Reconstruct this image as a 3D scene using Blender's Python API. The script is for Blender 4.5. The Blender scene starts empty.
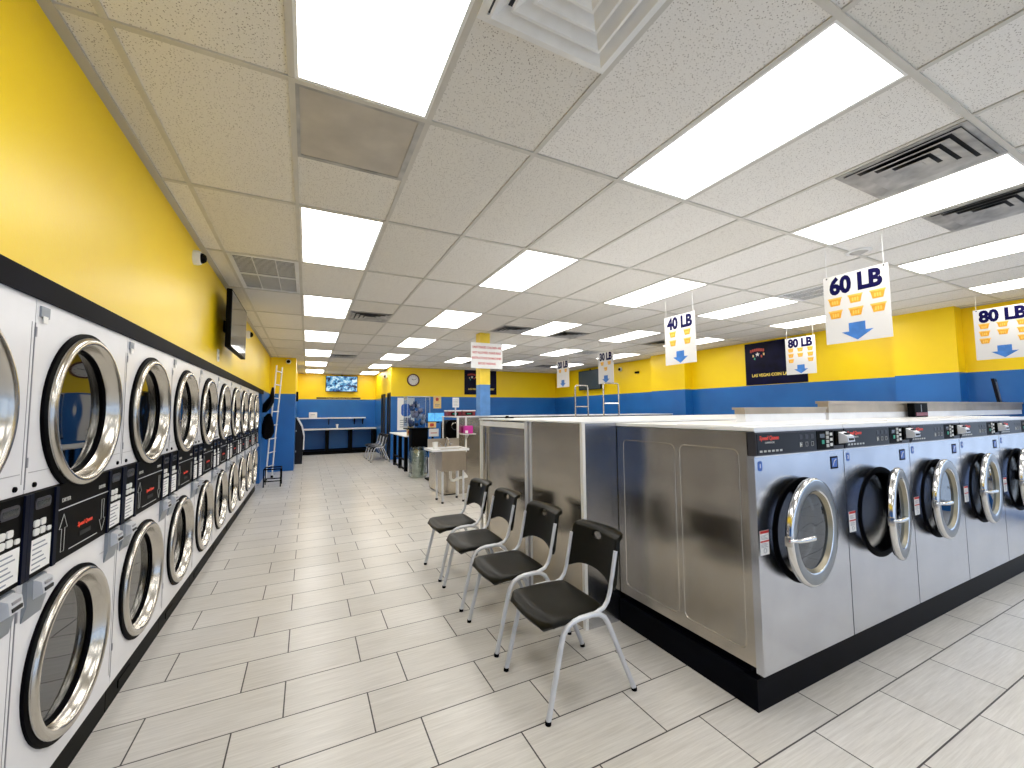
import bpy, bmesh, math, random
from mathutils import Matrix, Vector
random.seed(7)
PI = math.pi
S = bpy.context.scene
COL = S.collection

# ------------------------------------------------------------ camera, world, exposure
H = 2.969
CAMZ = 1.502
cam_d = bpy.data.cameras.new('camera')
cam = bpy.data.objects.new('camera', cam_d); COL.objects.link(cam)
cam_d.sensor_fit = 'HORIZONTAL'; cam_d.sensor_width = 36.0
cam_d.lens = 410.24 / 1024 * 36.0
cam_d.clip_start = 0.02; cam_d.clip_end = 200
yaw, pitch, roll = 0.46275, 0.06644, -0.00833
fw = Vector((math.sin(yaw)*math.cos(pitch), math.cos(yaw)*math.cos(pitch), math.sin(pitch)))
rt = Vector((math.cos(yaw), -math.sin(yaw), 0)); up = rt.cross(fw)
r2 = rt*math.cos(roll) + up*math.sin(roll); u2 = -rt*math.sin(roll) + up*math.cos(roll)
M = Matrix((r2, u2, -fw)).transposed().to_4x4(); M.translation = (0, 0, CAMZ)
cam.matrix_world = M
S.camera = cam

w = bpy.data.worlds.new('world'); S.world = w; w.use_nodes = True
bg = w.node_tree.nodes['Background']
bg.inputs[0].default_value = (0.80, 0.87, 1.0, 1); bg.inputs[1].default_value = 2.1

S.view_settings.view_transform = 'Standard'
S.view_settings.look = 'None'
S.view_settings.exposure = 0.0
S.view_settings.gamma = 1.0
S.view_settings.use_curve_mapping = False
LIGHT = 8.5

# ------------------------------------------------------------ materials
MATS = {}
def nodes(name):
    m = bpy.data.materials.new(name); m.use_nodes = True
    nt = m.node_tree; b = nt.nodes['Principled BSDF']
    MATS[name] = m
    return m, nt, b
def N(nt, t, **kw):
    n = nt.nodes.new(t)
    for k, v in kw.items(): setattr(n, k, v)
    return n
def coords(nt, scale=(1, 1, 1), src='Object', loc=(0, 0, 0)):
    tc = N(nt, 'ShaderNodeTexCoord'); mp = N(nt, 'ShaderNodeMapping')
    nt.links.new(tc.outputs[src], mp.inputs[0])
    mp.inputs['Scale'].default_value = scale; mp.inputs['Location'].default_value = loc
    return mp.outputs[0]
def noise(nt, vec, scale, detail=2.0, rough=.5):
    n = N(nt, 'ShaderNodeTexNoise'); nt.links.new(vec, n.inputs['Vector'])
    n.inputs['Scale'].default_value = scale; n.inputs['Detail'].default_value = detail
    n.inputs['Roughness'].default_value = rough
    return n.outputs['Fac']
def ramp(nt, fac, stops):
    r = N(nt, 'ShaderNodeValToRGB'); nt.links.new(fac, r.inputs[0])
    el = r.color_ramp.elements
    while len(el) < len(stops): el.new(.5)
    for e, (p, c) in zip(el, stops): e.position = p; e.color = (*c, 1)
    return r.outputs[0]
def bump(nt, b, h, strength, dist=.01):
    n = N(nt, 'ShaderNodeBump'); nt.links.new(h, n.inputs['Height'])
    n.inputs['Strength'].default_value = strength; n.inputs['Distance'].default_value = dist
    nt.links.new(n.outputs[0], b.inputs['Normal'])
def simple(name, col, rough=.5, metal=0., var=0., vscale=8., bmp=0., bscale=80., spec=.5, emit=0):
    m, nt, b = nodes(name)
    b.inputs['Roughness'].default_value = rough; b.inputs['Metallic'].default_value = metal
    b.inputs['Specular IOR Level'].default_value = spec
    v = coords(nt)
    k = noise(nt, v, vscale, 3)
    lo = tuple(max(0, c*(1-var)) for c in col); hi = tuple(min(1, c*(1+var)) for c in col)
    nt.links.new(ramp(nt, k, [(.3, lo), (.7, hi)]), b.inputs['Base Color'])
    if bmp: bump(nt, b, noise(nt, v, bscale, 2), bmp, .004)
    if emit:
        b.inputs['Emission Color'].default_value = (*col, 1); b.inputs['Emission Strength'].default_value = emit
    return m

def mat_floor():
    m, nt, b = nodes('floor_tile')
    v = coords(nt, loc=(-.3228, -2.4203, 0))
    br = N(nt, 'ShaderNodeTexBrick'); nt.links.new(v, br.inputs['Vector'])
    br.offset = .65; br.offset_frequency = 2; br.squash = 1
    br.inputs['Scale'].default_value = 1.0
    br.inputs['Brick Width'].default_value = .61; br.inputs['Row Height'].default_value = .30883
    br.inputs['Mortar Size'].default_value = .0036; br.inputs['Mortar Smooth'].default_value = .1
    br.inputs['Bias'].default_value = 0
    br.inputs['Color1'].default_value = (.65, .635, .605, 1); br.inputs['Color2'].default_value = (.73, .715, .685, 1)
    br.inputs['Mortar'].default_value = (.045, .04, .04, 1)
    vs = coords(nt, scale=(1.6, 34, 1))
    st = noise(nt, vs, 2.2, 8, .72)
    stc = ramp(nt, st, [(.28, (.76, .745, .73)), (.72, (1.08, 1.08, 1.08))])
    bl = noise(nt, coords(nt), 1.1, 3)
    blc = ramp(nt, bl, [(.3, (.93, .92, .90)), (.7, (1.03, 1.03, 1.04))])
    m1 = N(nt, 'ShaderNodeMixRGB', blend_type='MULTIPLY'); m1.inputs[0].default_value = 1
    nt.links.new(br.outputs['Color'], m1.inputs[1]); nt.links.new(stc, m1.inputs[2])
    m2 = N(nt, 'ShaderNodeMixRGB', blend_type='MULTIPLY'); m2.inputs[0].default_value = 1
    nt.links.new(m1.outputs[0], m2.inputs[1]); nt.links.new(blc, m2.inputs[2])
    nt.links.new(m2.outputs[0], b.inputs['Base Color'])
    b.inputs['Roughness'].default_value = .29
    b.inputs['Specular IOR Level'].default_value = .45
    ma = N(nt, 'ShaderNodeMath', operation='MULTIPLY_ADD'); nt.links.new(st, ma.inputs[0]); ma.inputs[1].default_value = .35
    inv = N(nt, 'ShaderNodeMath', operation='SUBTRACT'); inv.inputs[0].default_value = 1; nt.links.new(br.outputs['Fac'], inv.inputs[1])
    nt.links.new(inv.outputs[0], ma.inputs[2])
    bump(nt, b, ma.outputs[0], .25, .002)
    return m
def mat_ceiling():
    m, nt, b = nodes('ceiling_tile')
    v = coords(nt)
    vo = N(nt, 'ShaderNodeTexVoronoi'); nt.links.new(v, vo.inputs['Vector']); vo.inputs['Scale'].default_value = 105
    d = noise(nt, v, 55, 3, .6)
    sp = ramp(nt, vo.outputs['Distance'], [(.18, (.34, .30, .27)), (.30, (1, 1, 1))])
    sel = ramp(nt, d, [(.40, (0, 0, 0)), (.50, (1, 1, 1))])
    mx = N(nt, 'ShaderNodeMixRGB'); nt.links.new(sel, mx.inputs[0]); nt.links.new(sp, mx.inputs[2]); mx.inputs[1].default_value = (1, 1, 1, 1)
    fine = noise(nt, v, 260, 3, .7)
    fc = ramp(nt, fine, [(.35, (.80, .775, .735)), (.65, (.90, .88, .845))])
    # one tint per 2x4 tile
    br = N(nt, 'ShaderNodeTexBrick'); nt.links.new(coords(nt, loc=(.0943, -1.9519, 0)), br.inputs['Vector'])
    br.offset = 0; br.inputs['Scale'].default_value = 1; br.inputs['Brick Width'].default_value = .6096; br.inputs['Row Height'].default_value = 1.2192
    br.inputs['Mortar Size'].default_value = 0
    br.inputs['Color1'].default_value = (.88, .87, .84, 1); br.inputs['Color2'].default_value = (1, 1, 1, 1)
    m1 = N(nt, 'ShaderNodeMixRGB', blend_type='MULTIPLY'); m1.inputs[0].default_value = 1
    nt.links.new(fc, m1.inputs[1]); nt.links.new(mx.outputs[0], m1.inputs[2])
    m2 = N(nt, 'ShaderNodeMixRGB', blend_type='MULTIPLY'); m2.inputs[0].default_value = 1
    nt.links.new(m1.outputs[0], m2.inputs[1]); nt.links.new(br.outputs['Color'], m2.inputs[2])
    nt.links.new(m2.outputs[0], b.inputs['Base Color'])
    b.inputs['Roughness'].default_value = .9; b.inputs['Specular IOR Level'].default_value = .1
    bump(nt, b, fine, .35, .003)
    return m
def mat_wall(name, split=2.01):
    # blue dado below, yellow above, one paint line round the room
    m, nt, b = nodes(name)
    tc = N(nt, 'ShaderNodeTexCoord'); sx = N(nt, 'ShaderNodeSeparateXYZ'); nt.links.new(tc.outputs['Object'], sx.inputs[0])
    gt = N(nt, 'ShaderNodeMath', operation='GREATER_THAN'); nt.links.new(sx.outputs[2], gt.inputs[0]); gt.inputs[1].default_value = split
    k = noise(nt, tc.outputs['Object'], 1.6, 4)
    y = ramp(nt, k, [(.3, (.93, .63, .0)), (.7, (.97, .69, .0))])
    bl = ramp(nt, k, [(.3, (.008, .115, .40)), (.7, (.012, .145, .47))])
    mx = N(nt, 'ShaderNodeMixRGB'); nt.links.new(gt.outputs[0], mx.inputs[0]); nt.links.new(bl, mx.inputs[1]); nt.links.new(y, mx.inputs[2])
    nt.links.new(mx.outputs[0], b.inputs['Base Color'])
    b.inputs['Roughness'].default_value = .38; b.inputs['Specular IOR Level'].default_value = .5
    bump(nt, b, noise(nt, tc.outputs['Object'], 60, 4, .6), .18, .004)
    return m
def mat_steel(name, col, rough, axis, wave=.25, wscale=2.2, var=.08):
    # brushed sheet: fine streaks along one axis, soft oil-canning
    m, nt, b = nodes(name)
    sc = {'x': (2, 260, 260), 'z': (260, 260, 2), 'y': (260, 2, 260)}[axis]
    st = noise(nt, coords(nt, scale=sc), 1.0, 3, .6)
    bl = noise(nt, coords(nt), 3.0, 4, .6)
    lo = tuple(c*(1-var) for c in col); hi = tuple(min(1, c*(1+var)) for c in col)
    nt.links.new(ramp(nt, bl, [(.3, lo), (.7, hi)]), b.inputs['Base Color'])
    b.inputs['Metallic'].default_value = 1
    rr = N(nt, 'ShaderNodeMapRange'); nt.links.new(st, rr.inputs[0]); rr.inputs[3].default_value = rough*.9; rr.inputs[4].default_value = rough*1.12
    nt.links.new(rr.outputs[0], b.inputs['Roughness'])
    wv = noise(nt, coords(nt), wscale, 1.5)
    ad = N(nt, 'ShaderNodeMath', operation='MULTIPLY_ADD'); nt.links.new(st, ad.inputs[0]); ad.inputs[1].default_value = .0004; nt.links.new(wv, ad.inputs[2])
    bump(nt, b, ad.outputs[0], wave, .06)
    return m
def mat_glass(name, tint, refl=.10):
    m = bpy.data.materials.new(name); m.use_nodes = True; MATS[name] = m
    nt = m.node_tree; nt.nodes.clear()
    o = N(nt, 'ShaderNodeOutputMaterial'); mx = N(nt, 'ShaderNodeMixShader')
    t = N(nt, 'ShaderNodeBsdfTransparent'); t.inputs[0].default_value = (*tint, 1)
    g = N(nt, 'ShaderNodeBsdfGlossy'); g.inputs['Roughness'].default_value = .02; g.inputs[0].default_value = (.95, .97, 1, 1)
    f = N(nt, 'ShaderNodeLayerWeight'); f.inputs[0].default_value = .5
    pw = N(nt, 'ShaderNodeMath', operation='POWER'); nt.links.new(f.outputs['Facing'], pw.inputs[0]); pw.inputs[1].default_value = 4
    ad = N(nt, 'ShaderNodeMath', operation='MULTIPLY_ADD'); nt.links.new(pw.outputs[0], ad.inputs[0]); ad.inputs[1].default_value = .7; ad.inputs[2].default_value = refl; ad.use_clamp = True
    nt.links.new(ad.outputs[0], mx.inputs[0]); nt.links.new(t.outputs[0], mx.inputs[1]); nt.links.new(g.outputs[0], mx.inputs[2])
    nt.links.new(mx.outputs[0], o.inputs[0])
    return m
def mat_screen(name):
    m, nt, b = nodes(name)
    v = coords(nt, scale=(1, 1, 1.2))
    n1 = noise(nt, v, 5.5, 3, .7)
    c = ramp(nt, n1, [(.38, (.005, .01, .03)), (.45, (.02, .09, .30)), (.52, (.12, .45, .75)), (.6, (.75, .95, 1))])
    b.inputs['Base Color'].default_value = (.01, .01, .012, 1)
    nt.links.new(c, b.inputs['Emission Color']); b.inputs['Emission Strength'].default_value = .9
    b.inputs['Roughness'].default_value = .15
    return m
def mat_emit(name, col, s):
    m = bpy.data.materials.new(name); m.use_nodes = True; MATS[name] = m
    nt = m.node_tree; nt.nodes.clear()
    o = N(nt, 'ShaderNodeOutputMaterial'); e = N(nt, 'ShaderNodeEmission')
    e.inputs[0].default_value = (*col, 1); e.inputs[1].default_value = s
    nt.links.new(e.outputs[0], o.inputs[0]); return m

FLOOR = mat_floor(); CEIL = mat_ceiling(); WALL = mat_wall('painted_wall')
STEEL_F = mat_steel('steel_front', (.56, .575, .62), .22, 'z', .05, 3.0)
STEEL_S = mat_steel('steel_side', (.52, .48, .42), .22, 'x', .16, 2.6)
STEEL_C = mat_steel('steel_cladding', (.58, .53, .45), .22, 'z', .20, 2.0)
COVER = simple('cover_tan', (.40, .34, .265), .42, .35, .22, 3)
STEEL_T = mat_steel('steel_top', (.56, .50, .42), .34, 'x', .08, 3.0)
CHROME = simple('chrome', (.58, .555, .51), .21, 1, .05)
CHROME_B = simple('bright_chrome', (.74, .74, .74), .16, 1, .03)
ENAMEL = simple('white_enamel', (.80, .80, .83), .22, 0, .02)
TOPWHITE = simple('white_top_glare', (.84, .85, .87), .28, 0, .04)  # pale sheet tops, whitened in colour for the grazing ceiling reflection
BLACK = simple('black_plastic', (.003, .003, .003), .45, 0, .3, spec=.03)
NAVY = simple('navy_plastic', (.004, .006, .018), .4, 0, .2, spec=.04)
RUBBER = simple('rubber', (.002, .002, .003), .5, 0, .3, spec=.03)
PLINTH = simple('plinth_black', (.002, .0025, .005), .4, 0, .3, 6, spec=.04)
KICK = simple('kick_black', (.003, .0027, .002), .45, 0, .4, 4, spec=.03)
TRIMB = simple('trim_black', (.002, .002, .005), .5, 0, .5, 5, spec=.03)
PANELG = simple('panel_grey', (.045, .045, .055), .35, 0, .1, spec=.2)
PANELD = simple('panel_dark', (.014, .014, .018), .30, 0, .1, spec=.15)
SEAM = simple('seam_grey', (.30, .30, .33), .5)
BRASSY = simple('inner_bezel', (.30, .27, .20), .32, .9, .1)
RINGF = simple('ring_face', (.26, .28, .30), .28, .9, .1)
GREY = simple('grey_cast', (.24, .27, .31), .35, .3, .05)
SILVER = simple('silver_paint', (.66, .68, .73), .35, .25, .05)
DARK = simple('dark_void', (.004, .004, .005), .6)
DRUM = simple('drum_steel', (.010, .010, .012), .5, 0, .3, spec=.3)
TBAR = simple('tbar', (.58, .555, .50), .45, 0, .05)
VENT = simple('vent_metal', (.80, .80, .79), .35, .1, .05)
VENTD = simple('vent_grimy', (.40, .39, .37), .4, .3, .35, 6)
FILTER = simple('filter_panel', (.50, .46, .40), .7, .0, .12, 5)
WHITE = simple('white_paper', (.86, .86, .86), .5)
SIGNW = simple('sign_board', (.66, .65, .64), .5, spec=.2)
WHITEP = simple('white_plastic', (.82, .82, .80), .35)
NAVYINK = simple('navy_ink', (.003, .002, .05), .6, spec=.1)
REDINK = simple('red_ink', (.55, .02, .02), .5)
REDL = simple('red_letters', (.85, .05, .02), .4)
LINES = simple('grey_ink', (.25, .27, .33), .5)
LIGHTINK = simple('pale_ink', (.52, .52, .50), .5)
BASKET = simple('basket_yellow', (.74, .35, .02), .5, 0, .15, 30)
BASKETL = simple('basket_pale', (.84, .50, .09), .5, 0, .1, 30)
ARROW = simple('arrow_blue', (.04, .18, .54), .5, 0, .25, 9)
CHAIRP = simple('chair_plastic', (.006, .0055, .003), .34, 0, .15, 30, .10, 400, spec=.17)
GREEN = simple('led_green', (.02, .35, .22), .4)
BLUEST = simple('blue_sticker', (.04, .13, .50), .4, 0, .3, 60)
NAVYP = simple('poster_navy', (.003, .003, .024), .4, 0, .5, 4, spec=.12)
YTEXT = simple('poster_yellow', (.95, .72, .12), .5)
RTEXT = simple('poster_red', (.55, .06, .04), .5)
CREAM = simple('cream_notice', (.86, .62, .25), .5, 0, .15, 20)
PINK = simple('pink_plastic', (.60, .03, .35), .35)
MAROON = simple('maroon_console', (.16, .012, .018), .3, 0, .4, 12)
DOORB = simple('dark_doorway', (.010, .010, .012), .5)
PVC = simple('pvc_white', (.80, .80, .76), .35)
GLASS = mat_glass('dryer_glass', (.22, .23, .24), .10)
GLASSW = mat_glass('washer_glass', (.16, .19, .27), .05)
CLEAR = mat_glass('clear_glass', (.75, .80, .85), .04)
BAG = mat_glass('plastic_bag', (.78, .84, .78), .22)
LAMP = mat_emit('light_diffuser', (1.0, .975, .93), LIGHT)
SCREEN = mat_screen('tv_picture')
SCREENB = simple('screen_blue', (.10, .38, .72), .2, 0, .5, 14, emit=.8)
SCREEND = simple('screen_dark', (.045, .05, .055), .08, 0, .3)
SCREENM = simple('menu_screen', (.03, .05, .07), .3, 0, .6, 30)

# ------------------------------------------------------------ mesh builder
class MB:
    def __init__(s, *mats):
        s.bm = bmesh.new(); s.mats = list(mats)
    def mi(s, m):
        if m is None: return 0
        if m not in s.mats: s.mats.append(m)
        return s.mats.index(m)
    def face(s, vs, m=None):
        try: f = s.bm.faces.new(vs)
        except ValueError: return None
        f.material_index = s.mi(m); return f
    def box(s, x0, x1, y0, y1, z0, z1, m=None, bev=0):
        vs = [s.bm.verts.new((x, y, z)) for z in (z0, z1) for y in (y0, y1) for x in (x0, x1)]
        idx = [(0, 2, 3, 1), (4, 5, 7, 6), (0, 1, 5, 4), (2, 6, 7, 3), (0, 4, 6, 2), (1, 3, 7, 5)]
        fs = [s.face([vs[i] for i in q], m) for q in idx]
        if bev:
            es = list({e for f in fs for e in f.edges})
            r = bmesh.ops.bevel(s.bm, geom=es, offset=bev, segments=2, affect='EDGES', profile=.6)
            for f in r['faces']: f.material_index = s.mi(m)
        return s
    def ring_verts(s, c, a, b, r, n):
        return [s.bm.verts.new(c + a*(r*math.cos(2*PI*i/n)) + b*(r*math.sin(2*PI*i/n))) for i in range(n)]
    def tube(s, pts, r, n=8, m=None, closed=False, rs=None):
        pts = [Vector(p) for p in pts]; rings = []; k = len(pts); prev = None
        for i, p in enumerate(pts):
            if closed: t = (pts[(i+1) % k]-pts[i-1]).normalized()
            else: t = (pts[min(i+1, k-1)]-pts[max(i-1, 0)]).normalized()
            if prev is None:
                a = t.orthogonal().normalized()
            else:
                a = prev - t*prev.dot(t)
                a = a.normalized() if a.length > 1e-6 else t.orthogonal().normalized()
            prev = a; b = t.cross(a)
            rings.append(s.ring_verts(p, a, b, rs[i] if rs else r, n))
        for i in range(k if closed else k-1):
            A, B = rings[i], rings[(i+1) % k]
            for j in range(n): s.face([A[j], A[(j+1) % n], B[(j+1) % n], B[j]], m)
        if not closed:
            s.face(rings[0][::-1], m); s.face(rings[-1], m)
        return s
    def cyl(s, p0, p1, r0, r1=None, n=20, m=None):
        return s.tube([p0, p1], r0, n, m, rs=[r0, r0 if r1 is None else r1])
    def lathe(s, prof, cx, cz, n=48, m=None, axis='y', cy=0, cap0=False, cap1=False, ms=None):
        rings = []
        for r, t in prof:
            ring = []
            for i in range(n):
                a = 2*PI*i/n; c, d = r*math.cos(a), r*math.sin(a)
                if axis == 'y': co = (cx+c, t, cz+d)
                elif axis == 'z': co = (cx+c, cy+d, t)
                else: co = (t, cy+c, cz+d)
                ring.append(s.bm.verts.new(co))
            rings.append(ring)
        for k in range(len(rings)-1):
            for j in range(n):
                s.face([rings[k][j], rings[k][(j+1) % n], rings[k+1][(j+1) % n], rings[k+1][j]], ms[k] if ms else m)
        if cap0: s.face(rings[0][::-1], m)
        if cap1: s.face(rings[-1], m)
        return s
    def prism(s, pts, y0, y1, m=None, frame='xz'):
        # polygon in xz extruded along y (or xy along z, yz along x)
        def co(p, t):
            return {'xz': (p[0], t, p[1]), 'xy': (p[0], p[1], t), 'yz': (t, p[0], p[1])}[frame]
        A = [s.bm.verts.new(co(p, y0)) for p in pts]; B = [s.bm.verts.new(co(p, y1)) for p in pts]
        k = len(pts)
        s.face(A, m); s.face(B[::-1], m)
        for i in range(k): s.face([A[i], B[i], B[(i+1) % k], A[(i+1) % k]], m)
        return s
    def plate(s, x0, x1, z0, z1, cx, cz, r, yf, yb, n=56, m=None):
        # rectangle with a round hole, thickness yf..yb
        angs = [2*PI*i/n for i in range(n)]
        for X, Z in ((x0, z0), (x1, z0), (x1, z1), (x0, z1)): angs.append(math.atan2(Z-cz, X-cx) % (2*PI))
        angs = sorted(set(round(a, 6) for a in angs))
        def rect(a):
            c, d = math.cos(a), math.sin(a); t = 1e9
            if c > 1e-9: t = min(t, (x1-cx)/c)
            if c < -1e-9: t = min(t, (x0-cx)/c)
            if d > 1e-9: t = min(t, (z1-cz)/d)
            if d < -1e-9: t = min(t, (z0-cz)/d)
            return cx+c*t, cz+d*t
        L = []
        for a in angs:
            X, Z = rect(a); hx, hz = cx+r*math.cos(a), cz+r*math.sin(a)
            L.append([s.bm.verts.new((X, yf, Z)), s.bm.verts.new((hx, yf, hz)), s.bm.verts.new((hx, yb, hz)), s.bm.verts.new((X, yb, Z))])
        k = len(L)
        for i in range(k):
            A, B = L[i], L[(i+1) % k]
            s.face([A[0], B[0], B[1], A[1]], m); s.face([A[1], B[1], B[2], A[2]], m); s.face([A[3], B[3], B[0], A[0]], m)
        return s
    def build(s, name, parent=None, angle=40, recalc=True):
        if recalc: bmesh.ops.recalc_face_normals(s.bm, faces=s.bm.faces[:])
        me = bpy.data.meshes.new(name); s.bm.to_mesh(me); s.bm.free()
        for m in s.mats: me.materials.append(m)
        for p in me.polygons: p.use_smooth = True
        me.set_sharp_from_angle(angle=math.radians(angle))
        o = bpy.data.objects.new(name, me); COL.objects.link(o)
        if parent: o.parent = parent
        return o

def tag(o, label, cat, group=None):
    o['label'] = label; o['category'] = cat
    if group: o['group'] = group
    return o
def thing(name, label, cat, loc=(0, 0, 0), rz=0, group=None):
    o = bpy.data.objects.new(name, None); COL.objects.link(o)
    o.location = loc; o.rotation_euler = (0, 0, rz); o.empty_display_size = .1
    return tag(o, label, cat, group)
def struct(o):
    o['kind'] = 'structure'; return o
def copy_tree(o, parent=None):
    c = o.copy(); COL.objects.link(c)
    if parent: c.parent = parent
    for ch in [x for x in CH.get(o.name, [])]: copy_tree(ch, c)
    return c
CH = {}
def index_children():
    CH.clear()
    for o in bpy.data.objects:
        if o.parent: CH.setdefault(o.parent.name, []).append(o)
def dup(root, loc, rz, label, group=None):
    c = copy_tree(root); c.location = loc; c.rotation_euler = (0, 0, rz); c['label'] = label
    if group: c['group'] = group
    return c
TCACHE = {}
def text(name, body, size, x, y, z, mat, parent, align='CENTER', bold=0., depth=.0008, sx=1., shear=0.):
    # lettering in the local front plane (faces -Y), as real thin geometry
    key = (body, size, align, bold, depth, sx, mat.name, shear)
    if key not in TCACHE:
        cu = bpy.data.curves.new('t', 'FONT'); cu.body = body; cu.size = size; cu.align_x = align; cu.align_y = 'CENTER'
        cu.extrude = depth; cu.offset = bold*size; cu.shear = shear; cu.resolution_u = 3
        to = bpy.data.objects.new('t', cu); COL.objects.link(to)
        bpy.context.view_layer.update()
        me = bpy.data.meshes.new_from_object(to.evaluated_get(bpy.context.evaluated_depsgraph_get()))
        bpy.data.objects.remove(to); bpy.data.curves.remove(cu)
        me.transform(Matrix(((sx, 0, 0, 0), (0, 0, -1, 0), (0, 1, 0, 0), (0, 0, 0, 1))))
        me.materials.clear(); me.materials.append(mat)
        me.name = name; TCACHE[key] = me
    o = bpy.data.objects.new(name, TCACHE[key]); COL.objects.link(o); o.location = (x, y, z)
    if parent: o.parent = parent
    return o
def arc(c, r, a0, a1, n, f):
    return [f(c[0]+r*math.cos(a0+(a1-a0)*i/n), c[1]+r*math.sin(a0+(a1-a0)*i/n)) for i in range(n+1)]
def rrect(x0, x1, z0, z1, r, n=4):
    P = []
    for cx, cz, a in ((x1-r, z1-r, 0), (x0+r, z1-r, PI/2), (x0+r, z0+r, PI), (x1-r, z0+r, 1.5*PI)):
        for i in range(n+1): P.append((cx+r*math.cos(a+PI/2*i/n), cz+r*math.sin(a+PI/2*i/n)))
    return P

# ------------------------------------------------------------ the room
XW, XR, YB, YA, YF = -.885, 8.6, 13.5, 17.0, -3.4
b = MB(FLOOR); b.box(-1.9, XR+.1, YF-.1, YA+.1, -.05, 0); struct(b.build('floor'))
b = MB(CEIL); b.box(-1.9, XR+.1, YF-.1, YA+.1, H, H+.05); struct(b.build('ceiling'))
b = MB(WALL)
b.box(XW-.12, XW, YF, 10.4, 1.995, H)              # wall above the dryers
b.box(-1.9, -1.8, YF, 10.4, 0, H)
b.box(-1.9, XW, 10.4, 10.5, 0, H); b.box(XW-.1, XW, 10.5, 13.1, 0, H)
b.box(-1.9, XW, -.1+.9, .0+1.0, 0, 1.995)
struct(b.build('wall_left'))
b = MB(WALL); b.box(XW, -.29, 12.3, 13.1, 0, H); b.box(-.45, -.33, 13.1, YA, 0, H); struct(b.build('wall_left_return'))
b = MB(WALL); b.box(XR, XR+.1, 1.0, YB+.1, 0, H); b.box(XR, XR+.1, YF, 1.0, 2.6, H); b.box(XR, XR+.1, YF, 1.0, 0, .08); b.box(XR, XR+.1, -1.3, -1.1, .08, 2.6); b.box(XR-.26, XR, 2.38, 3.10, 0, H); b.box(XR-.26, XR, 7.15, 8.25, 0, H); struct(b.build('wall_right'))
b = MB(WALL); b.box(2.4, XR, YB, YB+.1, 0, H); struct(b.build('wall_back'))
b = MB(WALL); b.box(-.45, 2.5, YA, YA+.1, 0, H); struct(b.build('wall_alcove_back'))
b = MB(WALL)
for y0, y1 in ((YB+.1, 13.62), (14.12, 14.62), (15.35, YA)): b.box(2.4, 2.5, y0, y1, 0, H)
b.box(2.4, 2.5, 13.62, 14.12, 2.12, H); b.box(2.4, 2.5, 14.62, 15.35, 2.12, H); struct(b.build('wall_alcove_right'))
for i, (y0, y1) in enumerate(((13.62, 14.12), (14.62, 15.35))):
    b = MB(DOORB); b.box(2.44, 2.47, y0, y1, 0, 2.12); b.box(2.385, 2.43, y0-.04, y0+.01, 0, 2.14); b.box(2.385, 2.43, y1-.01, y1+.04, 0, 2.14); b.box(2.385, 2.43, y0, y1, 2.10, 2.14)  # dark sheet inside the frame paints the unlit opening
    struct(b.build('door_%d' % (i+1)))
# storefront behind the camera: piers, header and glass
b = MB(WALL)
for x0, x1 in ((-1.9, -.6), (2.2, 2.5), (5.3, 5.6), (8.4, XR+.1)): b.box(x0, x1, YF-.1, YF, 0, H)
b.box(-.6, 8.4, YF-.1, YF, 2.6, H); b.box(-.6, 8.4, YF-.1, YF, 0, .08); struct(b.build('wall_front'))
for i, (x0, x1) in enumerate(((-.6, 2.2), (2.5, 5.3), (5.6, 8.4))):
    b = MB(SILVER)
    for a in (x0, (x0+x1)/2-.03, x1-.06): b.box(a, a+.06, YF-.08, YF-.02, .08, 2.6)
    b.box(x0, x1, YF-.08, YF-.02, .08, .14); b.box(x0, x1, YF-.08, YF-.02, 2.54, 2.6)
    b.box(x0, x1, YF-.055, YF-.05, .14, 2.54, CLEAR); struct(b.build('window_%d' % (i+1)))

for i, (y0, y1) in enumerate(((YF, -1.3), (-1.1, 1.0))):
    b = MB(SILVER)
    for a in (y0, y1-.06): b.box(XR+.02, XR+.08, a, a+.06, .08, 2.6)
    b.box(XR+.02, XR+.08, y0, y1, .08, .14); b.box(XR+.02, XR+.08, y0, y1, 2.54, 2.6)
    b.box(XR+.05, XR+.055, y0, y1, .14, 2.54, CLEAR); struct(b.build('window_%d' % (i+4)))
GX = lambda i: -.0943+.61*i
GY = lambda j: 1.9519+1.2192*j
b = MB(TBAR); tw = .0135
for i in range(-1, 15): b.box(GX(i)-tw, GX(i)+tw, YF, YA if GX(i) < 2.4 else YB, H-.007, H)
for j in range(-4, 13): b.box(XW, XR if GY(j) < YB else 2.4, GY(j)-tw, GY(j)+tw, H-.0085, H)
struct(b.build('trim_1'))
b = MB(simple('wall_angle_shade', (.50, .475, .43), .6)); b.box(XW, XW+.045, YF, 12.3, H-.012, H)  # grey band: wall angle with its gap shadow put into colour and width
b.box(XR-.03, XR, YF, YB, H-.012, H); b.box(2.4, XR, YB-.03, YB, H-.012, H); b.box(-.33, 2.4, YA-.03, YA, H-.012, H); struct(b.build('trim_2'))
b = MB(TRIMB); b.box(XW-.005, -.855, .98, 10.4, 1.915, 1.998); struct(b.build('trim_3'))
b = MB(KICK); b.box(-.33, 2.4, YA-.02, YA, 0, .16); struct(b.build('baseboard_alcove'))
b = MB(simple('washed_pillar_blue', (.10, .27, .62), .45, 0, .1), simple('paint_pillar_yellow', (.90, .66, .05), .45, 0, .06))  # column blue paler than the walls, washed-out light put into the colour
b.box(2.845, 3.045, 7.02, 7.22, 1.425, 2.0); b.box(2.845, 3.045, 7.02, 7.22, 2.0, H, b.mats[1]); struct(b.build('wall_column'))
b = MB(DARK); b.box(5.06, 5.55, .68, .705, H-.011, H); struct(b.build('ceiling_gap_shade'))  # dark strip painted in as the shaded gap in the ceiling grid

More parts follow.
